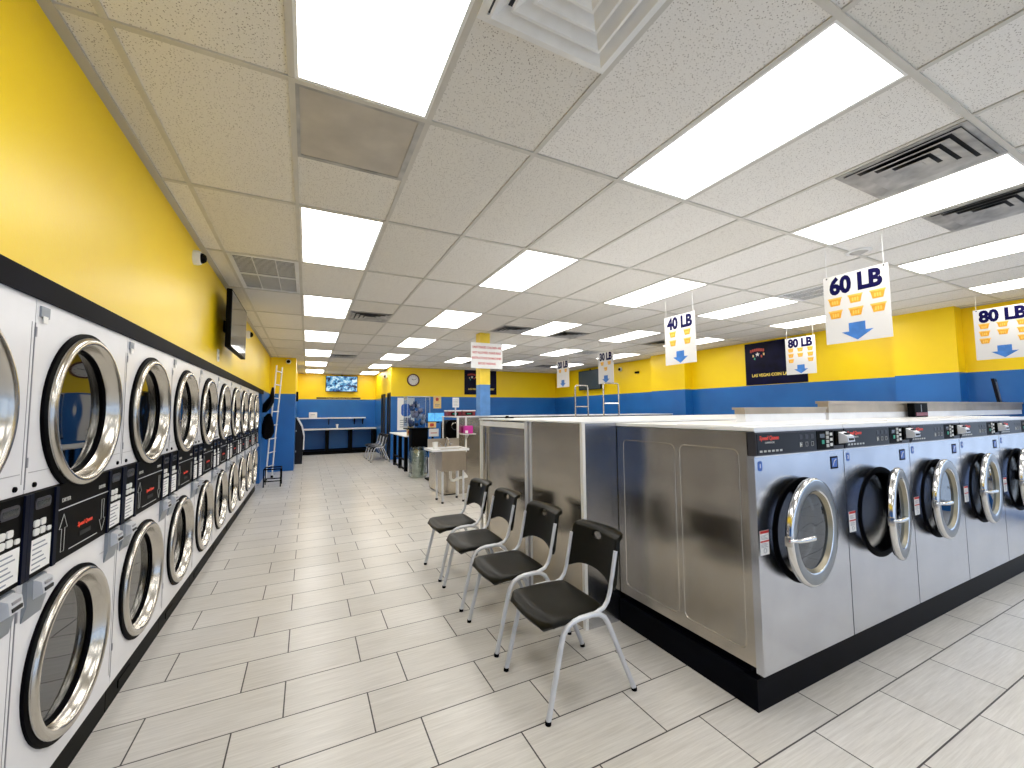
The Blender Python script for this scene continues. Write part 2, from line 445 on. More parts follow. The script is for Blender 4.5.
# ------------------------------------------------------------ ceiling lights
ORD = ['first', 'second', 'third', 'fourth', 'fifth', 'sixth', 'seventh', 'eighth', 'ninth', 'tenth', 'eleventh']
def light_proto():
    t = thing('ceiling_light', '', 'light')
    f = MB(WHITEP)
    for q in ((tw, .028, tw, 1.2192-tw), (.61-.028, .61-tw, tw, 1.2192-tw), (.028, .61-.028, tw, .026), (.028, .61-.028, 1.2192-.026, 1.2192-tw)):
        f.box(q[0], q[1], q[2], q[3], -.006, -.0005)
    f.build('frame', t)
    d = MB(LAMP); d.box(.028, .61-.028, .026, 1.2192-.026, -.004, -.001); d.build('diffuser', t)
    return t
LP = light_proto(); index_children(); first = True
colname = {0: 'over the aisle beside the dryers', 3: 'in the second column from the dryer wall', 6: 'in the middle column', 9: 'in the second column from the right wall', 12: 'in the column by the right wall'}
for i in (0, 3, 6, 9, 12):
    n = 0
    for j in range(-5, 13, 2):
        x, y = GX(i), GY(j)
        if y+1.22 > (YB if x > 2 else YA) or y < YF: continue
        if j < -1 and i in (9, 12) and j < -3: continue
        if j < -1: lab = 'added ceiling light panel, unseen behind the camera, %s' % colname[i]  # unseen extra panels, added to light the near end of the room
        else:
            lab = 'bright rectangular ceiling light %s, %s from the camera' % (colname[i], ORD[n]); n += 1
        o = LP if first else dup(LP, (0, 0, 0), 0, lab)
        first = False
        o['label'] = lab; o['group'] = 'ceiling lights'; o.location = (x, y, H)

# ------------------------------------------------------------ ceiling vents
def sq_ring(mb, c, h0, h1, z0, z1, m, t=.004):
    # sloped square louvre from half size h0 at z0 to h1 at z1
    P = [(-1, -1), (1, -1), (1, 1), (-1, 1)]
    A = [mb.bm.verts.new((c+p[0]*h0, c+p[1]*h0, z0)) for p in P]; B = [mb.bm.verts.new((c+p[0]*h1, c+p[1]*h1, z1)) for p in P]
    C = [mb.bm.verts.new((c+p[0]*(h1-t), c+p[1]*(h1-t), z1)) for p in P]; D = [mb.bm.verts.new((c+p[0]*(h0-t), c+p[1]*(h0-t), z0)) for p in P]
    for k in range(4):
        l = (k+1) % 4
        mb.face([A[k], A[l], B[l], B[k]], m); mb.face([B[k], B[l], C[l], C[k]], m); mb.face([C[k], C[l], D[l], D[k]], m)
def diffuser(label, i, y0, m):
    t = thing('ceiling_vent', label, 'vent', (GX(i)+.305, y0+.305, H), 0, 'square air vents in the ceiling')
    f = MB(m); s = .292
    f.box(-s, s, -s, -s+.03, -.012, -.001); f.box(-s, s, s-.03, s, -.012, -.001); f.box(-s, -s+.03, -s+.03, s-.03, -.012, -.001); f.box(s-.03, s, -s+.03, s-.03, -.012, -.001)
    f.build('frame', t)
    k = MB(PANELG if m is VENT else DARK); k.box(-.262, .262, -.262, .262, -.003, -.0008); k.build('backing', t)  # backing coloured dark to paint the shade between the louvres
    for h in (.262, .20, .138, .076):
        q = MB(m); sq_ring(q, 0, h-(.048 if m is VENT else .046), h, -.004, -.032 if m is VENT else -.020, m, .010 if m is VENT else .004)
        if h < .1: q.box(-.03, .03, -.03, .03, -.008, -.004)
        q.build('louvre', t, 30)
    return t
diffuser('pale metal square air vent nearest the camera, nested louvres, by the second tile column', 1, GY(-1), VENT)
diffuser('grimy square air vent left of the ceiling light above the hanging sixty sign', 5, GY(-1), VENTD)
diffuser('grimy square air vent right of that light, at the right picture edge', 7, GY(-1), VENTD)
for i, y, l in ((1, 6.22, 'square air vent beside the third light over the dryer aisle'), (5, 6.22, 'small dark square air vent nearest the painted column'),
                (7, 6.22, 'dark square air vent behind the painted column, right of its neighbour'), (11, 6.22, 'dark square air vent left of the hanging forty sign'),
                (1, 11.1, 'far square air vent over the end of the dryer aisle'), (7, 11.1, 'far square air vent above the clock wall'), (11, 11.1, 'farthest dark air vent above the far right corner')):
    diffuser(l, i, y, VENTD)
t = thing('return_air_vent', 'grey brown return air panel between the two nearest aisle lights', 'vent', (GX(0), GY(0), H))
b = MB(VENTD); b.box(.0135, .5965, .0135, .03, -.008, -.001); b.box(.0135, .5965, .57, .596, -.008, -.001); b.box(.0135, .03, .03, .57, -.008, -.001); b.box(.565, .5965, .03, .57, -.008, -.001); b.build('frame', t)
b = MB(FILTER); b.box(.03, .565, .03, .57, -.004, -.001); b.build('filter', t)
def slots(label, x0, y0, w, d, n, m, split=True):
    t = thing('return_grille', label, 'vent', (x0, y0, H))
    b = MB(m); e = .035
    b.box(0, w, 0, e, -.010, -.001); b.box(0, w, d-e, d, -.010, -.001); b.box(0, e, e, d-e, -.010, -.001); b.box(w-e, w, e, d-e, -.010, -.001)
    if split: b.box(e, w-e, d/2-.02, d/2+.02, -.010, -.001)
    b.build('frame', t)
    k = MB(DARK); k.box(e, w-e, e, d-e, -.002, -.0008); k.build('backing', t)
    q = MB(m)
    for i in range(n):
        y = e+(d-2*e)*(i+.5)/n
        if split and abs(y-d/2) < .035: continue
        q.prism([(y-.006, -.0022), (y-.006, -.005), (y+.006, -.005), (y+.006, -.0022)], e, w-e, None, 'yz')
    for x in (w*.33, w*.66): q.box(x-.004, x+.004, e, d-e, -.009, -.003)
    q.build('slats', t)
slots('long slotted return grille in the ceiling by the dryer wall', GX(-1)+.014, 4.40, .582, 1.17, 30, VENT)
slots('pale slotted ceiling grille between the middle and right light columns', GX(9)+.014, GY(0)+.62, .582, .582, 18, VENT, False)
slots('far pale slotted ceiling grille behind the hanging thirty sign', GX(10)+.014, 8.05, .582, .582, 14, VENT, False)

# ------------------------------------------------------------ stacked dryers
def door_ring(parent, cx, cz, R):
    g = MB(RUBBER); g.lathe([(R+.022, 0), (R+.022, -.010), (R+.006, -.013), (R-.03, -.004)], cx, cz, 56); g.build('gasket', parent)
    d = MB(CHROME)
    d.lathe([(R+.004, -.008), (R+.007, -.018), (R+.003, -.028), (R-.008, -.034), (R-.020, -.033), (R-.029, -.026), (R-.033, -.014), (R-.046, .018), (R-.054, .022)], cx, cz, 64)
    dr = d.build('door', parent, 60)
    k = MB(RUBBER); k.lathe([(R-.047, .016), (R-.058, .012), (R-.062, .026)], cx, cz, 48); k.build('seal', dr)
    k = MB(GLASS); k.lathe([(R-.052, .024), (R*.5, .0245), (.0005, .025)], cx, cz, 48); k.build('glass', dr, 80)
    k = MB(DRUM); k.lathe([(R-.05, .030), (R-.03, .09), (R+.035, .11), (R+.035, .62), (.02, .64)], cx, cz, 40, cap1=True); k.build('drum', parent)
    return dr
def make_dryer():
    t = thing('stacked_dryer', '', 'dryer')
    W = .83
    for zz0, zz1, cz in ((1.232, 1.915, 1.525), (.13, .93, .535)):
        b = MB(ENAMEL); b.plate(.003, W-.003, zz0, zz1, .400, cz, .305, 0, .03); b.build('front_panel', t)
    b = MB(ENAMEL); b.box(.004, W-.004, .74, .76, .13, 1.915); b.box(.004, .02, .03, .74, .13, 1.915); b.box(W-.02, W-.004, .03, .74, .13, 1.915); b.box(.02, W-.02, .03, .74, 1.90, 1.915); b.box(.02, W-.02, .03, .74, .13, .145)
    b.box(.02, W-.02, .03, .74, .93, 1.22)
    b.build('cabinet', t)
    for z0, z1 in ((1.245, 1.83), (.17, .86)):
        q = MB(SEAM); q.box(.001, .0045, -.001, .004, z0, z1); q.build('panel_seam', t)
        q = MB(SEAM); q.box(W-.020, W-.017, -.001, .004, z0+.02, z1); q.build('panel_seam', t)
    for x0, x1, z in ((.02, .20, 1.30), (.63, .80, 1.30), (.63, .80, .84)):
        q = MB(SEAM); q.box(x0, x1, -.001, .004, z, z+.0025); q.build('panel_seam', t)
    for z in (1.78, 1.32, .80, .30):
        q = MB(SEAM); q.box(.001, .007, -.004, .004, z, z+.035); q.build('hinge', t)
    door_ring(t, .396, 1.520, .310); door_ring(t, .388, .533, .308)
    b = MB(KICK); b.box(.003, W-.003, .012, .70, 0, .128); b.box(.15, .32, .008, .013, .035, .075); b.build('kickplate', t)
    for x in (.055, .775):
        b = MB(RUBBER); b.lathe([(.0095, 0), (.0095, -.005), (.006, -.007)], x, 1.255, 12, cap1=True); b.build('latch', t)
    b = MB(GREY, WHITEP); b.box(.02, .075, -.006, 0, 1.855, 1.895); b.box(.03, .06, -.008, -.006, 1.835, 1.86, WHITEP); b.build('tag', t)
    # control strip
    p = MB(BLACK); p.box(.001, W-.001, -.012, .03, .932, 1.228); p.box(.001, .024, -.018, -.012, .932, 1.228, NAVY); p.box(.166, .19, -.018, -.012, .932, 1.228, NAVY)
    p.box(W-.185, W-.163, -.018, -.012, .932, 1.228, NAVY); p.box(W-.024, W-.001, -.018, -.012, .932, 1.228, NAVY)
    p.box(.19, W-.185, -.0135, -.012, 1.130, 1.134, SILVER); p.box(.30, .55, -.0135, -.012, .958, .961, SILVER)
    cp = p.build('control_panel', t)
    for sx in (.034, W-.155):
        k = MB(PANELD)
        k.prism(rrect(sx+.01, sx+.11, 1.165, 1.205, .015), -.0145, -.012, PANELG)
        k.box(sx+.02, sx+.10, -.0155, -.0145, 1.175, 1.195, SCREEND)
        for a in range(2):
            for c in range(2): k.prism(rrect(sx+.008+a*.04, sx+.038+a*.04, 1.075+c*.03, 1.099+c*.03, .006, 2), -.0165, -.012, WHITEP)
        k.prism(rrect(sx+.092, sx+.116, 1.075, 1.092, .006, 2), -.0165, -.012, WHITEP)
        kp = k.build('keypad', cp)
        l = MB(WHITE); l.box(sx, sx+.122, -.0140, -.012, .948, 1.062)
        for q in range(6): l.box(sx+.008, sx+.06+.05*((q*37 % 10)/10), -.0146, -.0140, .957+q*.017, .962+q*.017, LINES)
        l.build('instruction_label', cp)
    for ax, d in ((.245, 1), (W-.235, -1)):
        a = MB(LIGHTINK); zc = 1.035
        P = [(-.012, -.07), (.012, -.07), (.012, .02), (.03, .02), (0, .075), (-.03, .02), (-.012, .02)]
        P = [(ax+x, -.0135, zc+d*z) for x, z in P]
        a.tube(P, .0011, 4, closed=True); a.build('arrow', cp)
    text('brand_lettering', 'Speed Queen', .024, .43, -.0125, 1.04, REDL, cp, bold=.03, shear=.2)
    text('brand_lettering', 'DRYER', .022, .26, -.0125, 1.165, LIGHTINK, cp)
    text('brand_lettering', 'DRYER', .022, .58, -.0125, 1.165, LIGHTINK, cp)
    a = MB(DARK); a.box(.38, .48, -.0145, -.012, .99, 1.008); a.build('slot', cp)
    for sx in (.03, W-.155):
        c = MB(GREY)
        c.prism([(.0, .79), (.0, .925), (-.012, .92), (-.014, .84), (-.002, .785)], sx, sx+.12, None, 'yz')
        c.prism([(-.012, .918), (-.034, .908), (-.040, .866), (-.013, .850)], sx+.035, sx+.108, SILVER, 'yz')
        c.box(sx+.046, sx+.098, -.0415, -.034, .872, .884, DARK); c.box(sx+.050, sx+.094, -.0385, -.03, .894, .903, SEAM)
        c.build('coin_slot', t, 25)
    return t
DR = make_dryer(); index_children()
for k in range(10):
    lab = ('white stacked pair of dryers with round chrome doors at the left picture edge' if k == 0 else
           'white stacked pair of dryers with round chrome doors, %s from the camera' % ORD[k])
    if k == 9: lab = 'farthest white stacked pair of dryers, next to the leaning ladder'
    o = DR if k == 0 else dup(DR, (0, 0, 0), 0, lab)
    o['label'] = lab; o['group'] = 'stacked dryers along the left wall'
    o.location = (-.868, 2.035+.83*(k-1), 0); o.rotation_euler = (0, 0, PI/2)

# ------------------------------------------------------------ washers
def make_washer_door(t, W, ang, name='door'):
    R = .278; hx = .660 if ang < .15 else .690      # hinge on the right
    cx, cz = -R-.004, .852
    d = MB(CHROME_B)
    d.lathe([(R-.02, .0), (R+.000, -.004), (R+.003, -.020), (R-.003, -.030), (R-.012, -.033), (R-.062, -.030), (R-.069, -.027), (R-.078, -.012), (R-.086, -.007)], cx, cz, 64,
            ms=[CHROME_B, CHROME_B, CHROME_B, CHROME_B, RINGF, CHROME_B, BRASSY, BRASSY])
    d.box(-.04, .012, -.020, .004, cz-.045, cz+.045, CHROME, .004)
    dr = d.build(name, t, 50); dr.location = (hx, -.012, 0); dr.rotation_euler = (0, 0, ang)
    g = MB(GLASSW); g.lathe([(R-.084, -.009), (.06, -.0085), (.0005, -.008)], cx, cz, 40); g.build('glass', dr, 80)
    g = MB(RUBBER); g.lathe([(R-.008, -.004), (R-.016, .008), (R-.08, .011), (R-.086, -.004)], cx, cz, 48); g.build('seal', dr)
    g = MB(CHROME_B)
    g.tube([(cx-R-.012, -.022, cz), (cx-R+.03, -.044, cz-.002), (cx-R+.09, -.052, cz-.005), (cx-R+.17, -.056, cz-.008)], .013, 10, rs=[.008, .010, .013, .014])
    g.box(cx-R-.012, cx-R+.010, -.030, .0, cz-.03, cz+.02, CHROME, .004); g.build('handle', dr)
    return dr
def make_washer(label, ang, no):
    W = .842
    t = thing('washing_machine', label, 'washer')
    b = MB(STEEL_S)
    b.box(.004, W-.004, .035, 1.04, .205, 1.385)
    # pressed beads on both flanks
    for x in (.004, W-.004):
        y0, y1 = .035, 1.04
        for a0, a1 in ((.10, .56), (.60, .985)):
            P = rrect(1.04-a1+.03, 1.04-a0+.03, .27, 1.28, .035, 4) if False else rrect(a0, a1, .27, 1.29, .035, 4)
            b.tube([(x, 1.075-p[0], p[1]) for p in P], .0035, 6, closed=True)
    b.build('cabinet', t)
    b = MB(STEEL_F); b.plate(0, W, .183, 1.238, .415, .845, .255, 0, .04); b.box(0, W, .0, .04, 1.238, 1.262); b.build('front_panel', t)
    b = MB(RUBBER); b.lathe([(.282, 0), (.280, -.006), (.262, -.008), (.245, -.003), (.235, .05)], .405, .845, 56); b.build('gasket', t)
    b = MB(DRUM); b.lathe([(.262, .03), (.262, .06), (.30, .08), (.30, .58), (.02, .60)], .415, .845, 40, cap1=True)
    for a in range(3):
        q = 2*PI*a/3+.4; b.box(.415+.25*math.cos(q)-.02, .415+.25*math.cos(q)+.02, .12, .56, .845+.25*math.sin(q)-.02, .845+.25*math.sin(q)+.02)
    b.build('drum', t)
    make_washer_door(t, W, ang)
    p = MB(PANELG); p.box(.004, W-.004, -.008, .04, 1.262, 1.385)
    p.box(.012, .545, -.011, -.008, 1.270, 1.375, PANELD); p.box(.552, .72, -.0115, -.008, 1.270, 1.375, BLACK)
    p.box(.0, W, -.010, -.006, 1.383, 1.389, SILVER); p.box(0, W, -.010, -.006, 1.258, 1.263, SILVER)
    cp = p.build('control_panel', t)
    k = MB(LIGHTINK)
    for i in range(6): k.box(.03+i*.034, .05+i*.034, -.0125, -.011, 1.280, 1.290)
    for i in range(3):
        k.prism(rrect(.38+i*.055, .41+i*.055, 1.335, 1.360, .007, 2), -.0125, -.011, PANELG)
        k.tube([(.385+i*.055, -.0115, 1.295), (.405+i*.055, -.0115, 1.295), (.405+i*.055, -.0115, 1.318), (.385+i*.055, -.0115, 1.318)], .0012, 4, closed=True)
    k.prism([(.385, 1.292), (.402, 1.306), (.385, 1.320)], -.0125, -.011); k.build('cycle_buttons', cp)
    k = MB(SCREEND); k.box(.58, .63, -.013, -.0115, 1.335, 1.358); k.box(.60, .622, -.0135, -.0115, 1.300, 1.322, GREEN)
    for i in range(4): k.box(.645, .672, -.0135, -.0115, 1.280+i*.024, 1.298+i*.024, LIGHTINK)
    for i in range(3): k.box(.685, .71, -.0135, -.0115, 1.285+i*.03, 1.302+i*.03, WHITEP)
    k.build('keypad', cp)
    text('brand_lettering', 'Speed Queen', .030, .03, -.0115, 1.352, REDL, cp, 'LEFT', .02, shear=.15)
    text('brand_lettering', 'COMMERCIAL', .013, .075, -.0115, 1.328, LIGHTINK, cp, 'LEFT')
    c = MB(BLACK); c.box(.730, .80, -.022, -.008, 1.288, 1.372, BLACK, .004)
    c.prism([(-.02, 1.366), (-.065, 1.342), (-.070, 1.310), (-.02, 1.296)], .755, .832, SILVER, 'yz')
    c.prism([(-.008, 1.372), (-.021, 1.368), (-.021, 1.288), (-.008, 1.285)], .74, .84, BLACK, 'yz')
    c.box(.770, .818, -.0715, -.06, 1.317, 1.330, DARK); c.box(.775, .812, -.055, -.04, 1.350, 1.360, DARK); c.build('coin_slot', t, 25)
    l = MB(WHITE); l.box(.015, .085, -.0015, 0, .765, .885); l.box(.015, .085, -.002, -.0015, .872, .885, REDINK); l.box(.015, .085, -.002, -.0015, .828, .836, REDINK)
    l.tube([(.05+.012*math.cos(a*.9), -.002, .786+.012*math.sin(a*.9)) for a in range(7)], .0012, 4, LINES, closed=True)
    for i in range(4): l.box(.02, .075-.01*(i % 2), -.002, -.0015, .803+i*.006, .805+i*.006, LINES)
    for i in range(4): l.box(.02, .075-.01*(i % 3), -.002, -.0015, .843+i*.006, .845+i*.006, LINES)
    l.build('warning_label', t)
    l = MB(BLUEST); l.prism(rrect(.025, .06, 1.185, 1.235, .012), -.0015, 0, None); st = l.build('number_sticker', t)
    text('number', str(no), .03, .042, -.0016, 1.21, WHITE, st, bold=.02)
    l = MB(NAVY); l.box(.70, .775, -.002, 0, 1.150, 1.222); l.box(.71, .765, -.0025, -.002, 1.16, 1.212, BLUEST); l.tube([(.72, -.003, 1.17), (.735, -.003, 1.195), (.755, -.003, 1.205)], .002, 5, WHITE); l.build('card_sticker', t)
    b = MB(TOPWHITE); b.box(-.0, W, -.004, 1.04, 1.389, 1.408); b.box(.02, W-.02, .12, .5, 1.408, 1.414); b.build('top_panel', t)
    return t
WX = [2.045+.85*k for k in range(7)]
angs = [.11, .22, .09, .09, .10]
for k in range(5):
    lab = ['stainless front-loading washer at the near left corner of the island, door barely ajar', 'stainless washer second from the island corner, door ajar widest',
           'stainless washer third from the island corner', 'stainless washer fourth from the island corner, small in the picture', 'stainless washer at the right picture edge, cut by the frame'][k]
    o = make_washer(lab, angs[k], k+1)
    o.location = (WX[k], 1.34, 0); o['group'] = 'stainless washers of the near row'
# raised plinth under the near row
t = thing('washer_plinth', 'black painted plinth under the near row of stainless washers', 'plinth')
b = MB(PLINTH); b.box(2.035, 6.3, 1.372, 2.378, 0, .155); b.box(2.075, 6.3, 1.43, 2.375, .155, .203); b.build('base', t)
b = MB(PLINTH); b.box(2.036, 2.060, 1.44, 2.36, .155, .163); b.build('ledge', t)
# steel covers on the back half of the near row
t = thing('cover_box', 'low steel cover box on the washer tops, left of the taller one', 'cover')
b = MB(COVER); b.box(2.79, 3.83, 1.88, 1.96, 1.468, 1.508); b.box(2.775, 3.84, 1.875, 1.97, 1.500, 1.516); b.build('lid', t)
b = MB(TOPWHITE); b.box(2.80, 3.83, 1.885, 1.96, 1.41, 1.468); b.build('riser', t)
t = thing('cover_box', 'long taller steel cover box along the washer tops, reaching the right picture edge', 'cover')
b = MB(COVER); b.box(3.87, 8.58, 1.88, 1.96, 1.468, 1.552); b.box(3.855, 8.58, 1.87, 1.97, 1.544, 1.566); b.build('lid', t)
b = MB(TOPWHITE); b.box(3.88, 8.57, 1.885, 1.96, 1.41, 1.468); b.build('riser', t)
t = thing('battery_box', 'small black and red box in front of the long steel cover', 'box', (5.2, 1.80, 1.414))
b = MB(BLACK); b.box(0, .28, 0, .055, 0, .135, BLACK, .004); b.build('casing', t)
b = MB(MAROON); b.box(.02, .26, -.004, 0, .012, .045); b.box(.13, .14, -.003, 0, .05, .12, GREY); b.build('red_strip', t)
t = thing('pry_lever', 'dark flat handle standing tilted behind the long steel cover', 'handle', (8.12, 1.98, 1.57))
b = MB(PANELD); b.prism([(-.07, .31), (.02, .30), (.16, 0), (.08, 0)], 0, .03); b.build('grip', t)
b = MB(GREY); b.prism([(-.035, .27), (.0, .265), (.125, .02), (.10, .02)], -.004, 0); b.build('inlay', t)

# ------------------------------------------------------------ island bulkhead behind the near row
t = thing('island_bulkhead', 'stainless clad service bulkhead behind the near washers, white topped', 'bulkhead')
b = MB(STEEL_F); b.box(1.762, 2.044, 2.385, 2.40, 0.0, 1.410); b.build('end_panel', t)
b = MB(STEEL_C); b.box(1.742, 1.757, 2.415, 3.12, 0.0, 1.408); b.build('side_panel', t)
b = MB(WHITEP); b.box(1.738, 1.762, 2.382, 2.412, 0, 1.412); b.build('corner_post', t)
b = MB(SILVER); b.box(1.738, 1.765, 3.122, 3.150, 0, 1.412); b.box(1.745, 1.76, 3.150, 3.20, 0, 1.40, SEAM); b.box(1.738, 1.765, 3.20, 3.245, 0, 1.412); b.build('corner_post', t)
b = MB(STEEL_C); b.box(1.79, 1.80, 3.245, 4.27, .02, 1.335, STEEL_S)
b.tube([(1.788, y, z) for y, z in rrect(3.30, 4.22, .12, 1.27, .03)], .0035, 6, STEEL_S, closed=True)
b.build('recessed_panel', t)
b = MB(WHITEP); b.box(1.738, 1.765, 4.27, 4.30, 0, 1.412); b.build('corner_post', t)
b = MB(TOPWHITE); b.box(1.732, 8.2, 2.382, 4.31, 1.412, 1.424); b.box(1.74, 1.80, 3.25, 4.27, 1.345, 1.398); b.build('top', t)
b = MB(STEEL_S); b.box(1.80, 8.2, 2.405, 4.29, 0.0, 1.396); b.build('core', t)
t = thing('tape_gun', 'small dark gadget lying on the white island top', 'gadget', (1.95, 4.05, 1.425))
b = MB(BLACK); b.box(0, .09, 0, .05, 0, .014, None, .003); b.build('casing', t)
b = MB(BLACK); b.cyl((.02, .025, .014), (.02, .025, .028), .018, n=16); b.build('reel', t)

# ------------------------------------------------------------ second island with column
t = thing('far_bulkhead', 'stainless clad second island around the painted column, behind the sink', 'bulkhead')
b = MB(STEEL_C); b.box(2.93, 2.945, 7.31, 8.2, 0, 1.39); b.build('end_panel', t)
b = MB(STEEL_S); b.box(2.51, 8.0, 7.27, 7.30, 0, 1.395); b.box(2.945, 8.0, 7.30, 8.2, 0, 1.395); b.build('front_panel', t)
for x in (2.485, 2.64):
    b = MB(WHITEP); b.box(x, x+.03, 7.25, 7.29, .75 if x > 2.6 else 0, 1.40); b.build('corner_post', t)
b = MB(WHITEP); b.box(2.485, 2.51, 8.17, 8.20, 0, 1.396); b.build('corner_post', t)
b = MB(TOPWHITE); b.box(2.475, 8.0, 7.24, 8.22, 1.396, 1.415); b.build('top', t)
b = MB(WHITEP); b.box(2.53, 2.79, 7.09, 7.245, 1.085, 1.099); b.prism([(7.12, 1.085), (7.245, 1.085), (7.245, 1.0)], 2.655, 2.665, None, 'yz'); b.build('shelf', t)
for q, (x, l) in enumerate(((2.50, 'left'), (2.80, 'right'))):
    t = thing('console_box', 'dark red control console on the second island, %s of the pair beside the column' % l, 'console', (x, 7.85, 1.416), 0, 'dark red consoles on the second island')
    b = MB(MAROON); b.box(0, .27, 0, .25, 0, .095); b.build('casing', t)
    b = MB(WHITEP); b.box(-.005, .275, -.01, .26, .095, .118); b.build('lid', t)
    b = MB(BLACK); b.box(.06, .21, -.006, 0, .02, .07); b.box(.09, .18, -.008, -.006, .035, .055, GREEN); b.build('display', t)
t = thing('low_cabinet', 'low steel cabinet behind the sink at the end of the second island', 'cabinet', (2.2, 7.25, 0))
b = MB(STEEL_C); b.box(0, .26, 0, .90, .02, .86); b.build('body', t)
b = MB(STEEL_T); b.box(-.01, .27, -.01, .91, .86, .885); b.build('top', t)
b = MB(BLACK); b.box(.02, .26, .02, .88, 0, .02); b.build('base', t)
t = thing('notice_stand', 'small white notice on a short grey stem between the red consoles', 'sign', (2.57, 7.6, 1.416))
b = MB(SILVER); b.box(-.012, .012, 0, .02, 0, .20); b.build('stem', t)
b = MB(WHITE); b.box(-.065, .065, -.006, 0, .17, .36)
for i in range(5): b.box(-.05, .05-.01*(i % 2), -.007, -.006, .20+i*.028, .206+i*.028, LINES)
b.build('notice', t)
t = thing('detergent_tub', 'magenta tub with a white label on a ledge behind the sink', 'tub', (2.66, 7.16, 1.10))
b = MB(PINK); b.box(-.08, .08, -.05, .05, 0, .145, None, .015); b.build('tub', t)
b = MB(WHITE); b.box(-.075, -.02, -.052, -.05, .01, .06); b.build('label_sheet', t)

# ------------------------------------------------------------ chairs
def make_chair():
    t = thing('stacking_chair', '', 'chair')
    # seat shell: x across, y depth (front at -y)
    b = MB(CHAIRP); nx, ny = 16, 16; V = []
    for j in range(ny+1):
        v = j/ny; row = []
        for i in range(nx+1):
            u = i/nx*2-1
            hw = .222 - .03*max(0, (v-.55)/.45)**2 - .045*max(0, (.18-v)/.18)**2.2
            y = -.285+.385*v + .012*u*u*(1 if v < .1 else 0)
            z = .462 - .010*(1-u*u)*math.sin(PI*min(1, v*1.15)) - .040*max(0, (.22-v)/.22)**1.8 + .006*v - .010*abs(u)**6
            row.append(b.bm.verts.new((hw*u, y, z)))
        V.append(row)
    for j in range(ny):
        for i in range(nx): b.face([V[j][i], V[j][i+1], V[j+1][i+1], V[j+1][i]])
    o = b.build('seat', t, 60); m = o.modifiers.new('s', 'SOLIDIFY'); m.thickness = .030; m.offset = -1
    m = o.modifiers.new('b', 'BEVEL'); m.width = .006; m.segments = 2; m.limit_method = 'ANGLE'
    # backrest with an oval hand hole
    out = []
    hwt, hwb = .205, .222
    for i in range(13): # top edge, right to left
        u = 1-2*i/12; out.append((u*.86, 1.0+.05*(1-u*u)))
    for a in range(1, 6): out.append((-.86-.14*math.sin(a*PI/12), 1-.14*(1-math.cos(a*PI/12))*1.4))
    for i in range(1, 9): out.append((-1.0, .80-.80*i/8))
    out.append((-.93, -.13))
    for i in range(1, 12): # bottom arch
        u = -.88+1.76*i/12; out.append((u, -.08+.15*(1-(abs(u)/.88)**2.4)-.04*(abs(u)/.88)**6))
    out.append((.93, -.13))
    for i in range(8, 0, -1): out.append((1.0, .80-.80*i/8))
    for a in range(5, 0, -1): out.append((.86+.14*math.sin(a*PI/12), 1-.14*(1-math.cos(a*PI/12))*1.4))
    cu, cv = .0, .80
    b = MB(CHAIRP)
    def P3(u, v):
        z = .565+.245*v; lean = .20*(z-.50)
        y = .150+lean+.028*(1-u*u) + (.075*max(0, (v-.88)/.17)**1.4 if v > .88 else 0)
        return (u*(.222-.016*v), y, z - (.032*max(0, (v-.93)/.12)**1.6 if v > .93 else 0))
    rings = []
    K = 7
    for k in range(K+1):
        f = k/K; ring = []
        for (u, v) in out:
            a = math.atan2((v-cv)*.235, (u-cu)*.21); eu, ev = cu+.044/.21*math.cos(a), cv+.020/.235*math.sin(a)
            ring.append(b.bm.verts.new(P3(eu+(u-eu)*f, ev+(v-ev)*f)))
        rings.append(ring)
    n = len(out)
    for k in range(K):
        for i in range(n): b.face([rings[k][i], rings[k][(i+1) % n], rings[k+1][(i+1) % n], rings[k+1][i]])
    o = b.build('backrest', t, 60); m = o.modifiers.new('s', 'SOLIDIFY'); m.thickness = .024; m.offset = 0
    m = o.modifiers.new('b', 'BEVEL'); m.width = .005; m.segments = 2; m.limit_method = 'ANGLE'
    for sx in (-1, 1):
        x = sx*.222
        # leg arch: front foot up, over, down to rear foot
        P = [(sx*.232, -.270, .015), (sx*.229, -.225, .19), (sx*.225, -.185, .345), (x, -.170, .385), (x, -.145, .418), (x, -.110, .436), (x, -.07, .442), (x, .01, .444), (x, .055, .436), (x, .088, .415), (x, .110, .380), (sx*.225, .130, .335), (sx*.229, .20, .17), (sx*.232, .268, .015)]
        q = MB(SILVER); q.tube(P, .0138, 10); q.build('leg', t, 60)
        for fy in (-.272, .270):
            f = MB(RUBBER); f.cyl((sx*.232, fy, 0), (sx*.232, fy*.995, .018), .0155, .0150, 12); f.build('foot', t)
        x = sx*.208
        U = [(x, -.20, .436), (x, -.05, .438), (x, .05, .442), (x, .095, .455), (x, .122, .485), (x, .140, .53), (x, .158, .61), (x, .185, .735)]
        q = MB(SILVER); q.tube(U, .0115, 10); q.build('back_post', t, 60)
    q = MB(SILVER); q.tube([(-.21, -.18, .428), (.21, -.18, .428)], .010, 8); q.tube([(-.21, .06, .430), (.21, .06, .430)], .010, 8); q.build('crossbar', t)
    return t
CHR = make_chair(); index_children()
for k, (x, y, l) in enumerate(((1.34, 2.015, 'black plastic chair with silver legs nearest the camera'), (1.345, 2.635, 'black plastic chair with silver legs, second from the camera in the row of four'),
                               (1.35, 3.27, 'black plastic chair with silver legs, third from the camera in the row of four'), (1.355, 3.885, 'black plastic chair farthest back in the row of four, nearest the sink'))):
    o = CHR if k == 0 else dup(CHR, (0, 0, 0), 0, l)
    o['label'] = l; o['group'] = 'chairs in front of the steel bulkhead'
    o.location = (x, y, 0); o.rotation_euler = (0, 0, -PI/2 + (0, .01, -.015, .02)[k])
